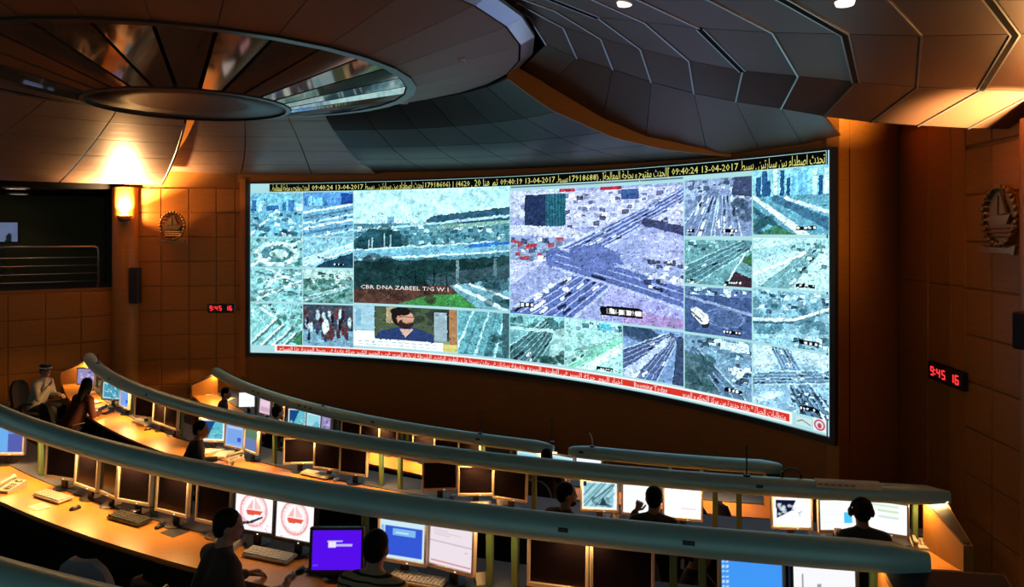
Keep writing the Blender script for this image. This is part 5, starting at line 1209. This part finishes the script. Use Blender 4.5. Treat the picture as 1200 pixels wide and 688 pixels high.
def hand(mb, wrist, d, up, side, curl):
    """palm plus four unequal bent fingers and a thumb leaving the side of the palm"""
    d = Vector(d).normalized(); up = Vector(up); up = (up - d * up.dot(d)).normalized(); s = d.cross(up) * side
    w = Vector(wrist); F_ = MB()
    palm = w + d * .05; capsule(mb, w, palm + d * .02 + s * .012, .026, .030); capsule(mb, w + d * .02, palm + d * .02 - s * .018, .022, .024)
    for k, (o, l) in enumerate(((-.030, .058), (-.010, .072), (.011, .078), (.031, .070))):
        p = palm + d * .028 + s * o; pts = [p - d * .02, p]; dd = d.copy(); r = [.010, .0095]
        for q in range(3): dd = (Matrix.Rotation(-curl * side * side, 3, s * 1.0) @ dd); p = p + dd * l / 2.6; pts.append(p); r.append(.0088 - .0012 * q)
        F_.tube(pts, r, 6)
    p = w + d * .025 + s * .028; t1 = (d * .6 + s * .8).normalized(); t2 = (d * .95 + s * .25 - up * curl * .5).normalized()
    F_.tube([p - t1 * .015, p + t1 * .03, p + t1 * .03 + t2 * .032, p + t1 * .03 + t2 * .055], [.013, .0115, .010, .007], 6)
    return F_
def person(row, px, dr, label, rot=0.0, lean=.10, twist=0.0, head=(0, 0), handL=None, handR=None, top='cloth_black', legs='cloth_black', hair='short', seat=.47, skin='skin', cap=None, phones=False, scale=1.0, sway=0.0, grip=None):
    """seated operator; local +y is towards the desk; head=(yaw, pitch) in degrees"""
    ph = rphi(row, px, dr); base = rpos(row, ph, dr, ROWS[row]['floor']); V = Vector
    hip = V((0, 0, seat + .10)); ch = V((sway * .6, lean * .75, seat + .42)); sh = V((sway, lean, seat + .565)); nk = V((sway * 1.05, lean + .035, seat + .66)); hd = V((sway * 1.1, lean + .065, seat + .78))
    tw = Matrix.Rotation(math.radians(twist), 3, 'Z'); HM = Matrix.Rotation(math.radians(head[0]), 3, 'Z') @ Matrix.Rotation(math.radians(head[1]), 3, 'X')
    B = MB(); S = MB(); T = MB()
    def both(m2, p, q, r1, r2, g=.012): capsule(B, p, q, r1, r2); capsule(m2, p, q, r1 + g, r2 + g)
    for x in (-.075, .075):
        both(S, hip + V((x, 0, 0)), ch + tw @ V((x * 1.05, 0, 0)), .105, .105); both(S, ch + tw @ V((x, 0, 0)), sh + tw @ V((x * 1.15, 0, -.03)), .105, .088)
    for sd, tgt in ((-1, handL), (1, handR)):
        s0 = sh + tw @ V((.185 * sd, 0, -.015)); both(S, sh + tw @ V((.05 * sd, 0, .01)), s0, .072, .062)
        tgt = V(tgt) if tgt is not None else V((.20 * sd, .46, seat + .30))
        mid = (s0 + tgt) / 2; dlt = tgt - s0; L_ = min(dlt.length, .53); tgt = s0 + dlt.normalized() * L_; mid = (s0 + tgt) / 2
        hgt = math.sqrt(max(.0, .275 ** 2 - (L_ / 2) ** 2)); bend = V((.45 * sd, -.25, -1)); ax = dlt.normalized(); bend = (bend - ax * bend.dot(ax)).normalized(); el = mid + bend * hgt
        both(S, s0, el, .056, .043); both(S, el, tgt + (el - tgt) * .10, .044, .031, .010); capsule(B, el, tgt, .040, .026)
        fd = (tgt - el).normalized()
        F_ = hand(B, tgt, fd if tgt.z > seat + .45 else (fd * .6 + V((0, .5, -.12))), (0, 0, 1) if abs(fd.z) < .8 else (0, -1, 0), -sd, 1.05 if grip == sd else .38)
        if sd < 0: FL = F_
        else: FR = F_
    for sd in (-1, 1):
        kn = V((.13 * sd, .44, seat + .06)); an = V((.13 * sd, .40, .09)); both(T, hip + V((.085 * sd, .02, -.03)), kn, .092, .066); both(T, kn, an + V((0, 0, .03)), .062, .042); capsule(B, kn, an, .05, .04)
        capsule(B, an + V((0, -.03, -.045)), an + V((0, .15, -.055)), .042, .034)
    capsule(B, sh + V((0, -.005, .0)), hd + V((0, -.02, -.05)), .060, .056)
    def H(x, y, z): return hd + HM @ V((x, y, z))
    B.ell(H(0, -.005, .02), (.074, .094, .098), 16, 12, HM); B.ell(H(0, .03, -.045), (.056, .062, .066), 14, 10, HM); B.ell(H(0, .050, -.085), (.030, .032, .026), 10, 8, HM)
    B.ell(H(0, .094, -.022), (.014, .022, .020), 8, 6, HM); B.ell(H(0, .082, .005), (.009, .018, .030), 8, 6, HM); B.ell(H(0, .080, -.060), (.026, .014, .009), 8, 6, HM)
    for s in (-1, 1): B.ell(H(.078 * s, -.008, -.012), (.014, .024, .034), 8, 6, HM); B.ell(H(.030 * s, .078, .020), (.024, .014, .009), 8, 6, HM)
    body = fuse(B, 'person', skin, .0135, 3)
    # join the fingers to the body mesh
    for F_ in (FL, FR):
        me = bpy.data.meshes.new('f'); me.from_pydata(F_.v, [], F_.f); bm = bmesh.new(); bm.from_mesh(body); bm.from_mesh(me); bm.to_mesh(body); bm.free(); bpy.data.meshes.remove(me)
    body.polygons.foreach_set('use_smooth', [True] * len(body.polygons))
    o = link('person', body); o.location = base; o.rotation_euler = (0, 0, ph + math.radians(rot)); o.scale = (scale,) * 3; tag(o, label, 'person')
    capsule(S, sh + V((0, 0, .02)), nk + V((0, -.01, -.03)), .072, .066)
    link('shirt', fuse(S, 'shirt', top, .016, 5), o); link('trousers', fuse(T, 'trousers', legs, .02, 4), o)
    Hr = MB()
    Hr.ell(H(0, -.024, .040), (.086, .098, .092), 16, 12, HM); Hr.ell(H(0, -.050, -.005), (.078, .068, .080), 14, 10, HM)
    if hair == 'long':
        Hr.ell(H(0, -.055, -.08), (.088, .060, .13), 14, 10, HM); [Hr.ell(H(.070 * s, -.01, -.06), (.03, .05, .11), 10, 8, HM) for s in (-1, 1)]; capsule(Hr, H(0, -.07, -.1), H(0, -.10, -.26), .075, .06)
    if hair == 'beard': Hr.ell(H(0, .042, -.082), (.058, .055, .040), 12, 8, HM)
    link('hair', fuse(Hr, 'hair', 'hair', .014, 2), o)
    mb = MB(); [mb.ell(H(.030 * s, .083, .006), (.010, .006, .006), 8, 6, HM) for s in (-1, 1)]; mb.build('eyes', MATS['eye'], o, True)
    if cap:
        mb = MB(); mb.ell(H(0, -.012, .088), (.104, .118, .052), 18, 10, HM); mb.build('cap_crown', MATS['cloth_black'], o, True)
        mb = MB(); pts = [H(.094 * math.cos(q / 16 * 2 * math.pi), -.012 + .110 * math.sin(q / 16 * 2 * math.pi), .070) for q in range(17)]; mb.tube(pts, .017, 6, False); mb.build('cap_band', MATS['paper'], o, True)
        mb = MB(); mb.ell(H(0, .10, .052), (.07, .06, .010), 12, 6, HM); mb.build('cap_peak', MATS['black_plastic'], o, True)
    if phones:
        mb = MB(); mb.tube([H(.100 * math.cos(q / 12 * math.pi), -.012, .018 + .118 * math.sin(q / 12 * math.pi)) for q in range(13)], .011, 6); mb.build('headphone_band', MATS['black_plastic'], o, True)
        for s in (-1, 1): mb = MB(); mb.ell(H(.098 * s, -.005, -.005), (.024, .040, .046), 12, 8, HM); mb.build('ear_cup', MATS['black_plastic'], o, True)
    return o

# nearest row
person(3, 232, .98, 'dark-clothed man seated at the nearest desk facing the emblem screens', rot=-22, lean=.16, head=(-28, -6), top='cloth_brown'); chair(3, 232, .98, 'black office chair under the dark-clothed man at the nearest desk', -20)
person(3, 428, .86, 'man in tan striped shirt seen from behind before the blue window monitor', rot=2, lean=.10, top='cloth_striped', hair='short'); chair(3, 428, .86, 'black office chair under the man in striped shirt')
chair(3, 144, .92, 'grey office chair backrest at the bottom edge by the nearest desk', 10, 'chair_grey')
# middle row
person(2, 42, 1.0, 'man in white shirt and banded cap seated at the far orange desk end', rot=-42, lean=.14, head=(-16, -4), top='cloth_white', cap=True, handR=(.10, .34, .98), handL=(-.1, .42, .78)); chair(2, 42, 1.0, 'black office chair behind the man in white shirt', -40)
person(2, 80, .8, 'dark-haired person in black and red leaning over the papers', rot=20, lean=.24, head=(24, -22), top='cloth_red', hair='long', sway=.04); chair(2, 80, .8, 'black office chair under the leaning dark-haired person', 10)
person(2, 216, .82, 'dark-clothed person facing the navy and teal map monitor', rot=-24, lean=.15, head=(-30, -4)); chair(2, 216, .82, 'black office chair under the person facing the navy map', -20)
person(2, 655, .90, 'man in black with face turned sideways towards the aerial map', rot=-22, lean=.08, twist=-8, head=(-44, 0), top='cloth_black', hair='beard'); chair(2, 655, .90, 'black office chair under the man looking sideways', -20)
person(2, 765, .78, 'person with black hair and raised fist before the white monitors', rot=0, lean=.10, handL=(-.19, .30, 1.06), grip=-1, top='cloth_olive'); chair(2, 765, .78, 'black office chair under the person with raised fist')
person(2, 1016, .72, 'operator wearing headphones before the blue square monitor', rot=2, lean=.10, phones=True, top='cloth_olive', handL=(-.2, .24, .95)); chair(2, 1016, .72, 'black office chair under the operator wearing headphones')
person(2, 808, 1.72, 'shadowed person seen between the green posts below the nearest hood', rot=-100, lean=.02, head=(-8, 0), seat=.43, top='cloth_black'); chair(2, 808, 1.72, 'black office chair behind the green posts under the shadowed person', -100)
# front row
person(1, 254, .75, 'dark-haired operator at the far end of the front row beside white papers', rot=-20, lean=.12, head=(-20, -10), top='cloth_black'); chair(1, 254, .75, 'black office chair at the far end of the front row')
person(1, 317, .78, 'operator with only the dark head showing above the middle hood, by the pink monitor', rot=-10, lean=.08); chair(1, 317, .78, 'black office chair under the operator by the pink monitor')
person(1, 637, .62, 'operator with black head showing between two lit front row monitors', rot=0, lean=.10); chair(1, 637, .62, 'black office chair under the operator between lit front monitors')
chair(1, 846, 1.0, 'empty black chair in the front row beside the green post', -60); chair(1, 880, 1.0, 'empty black chair in the front row seen between the green posts and map', -75)
# gallery visitor behind the railing
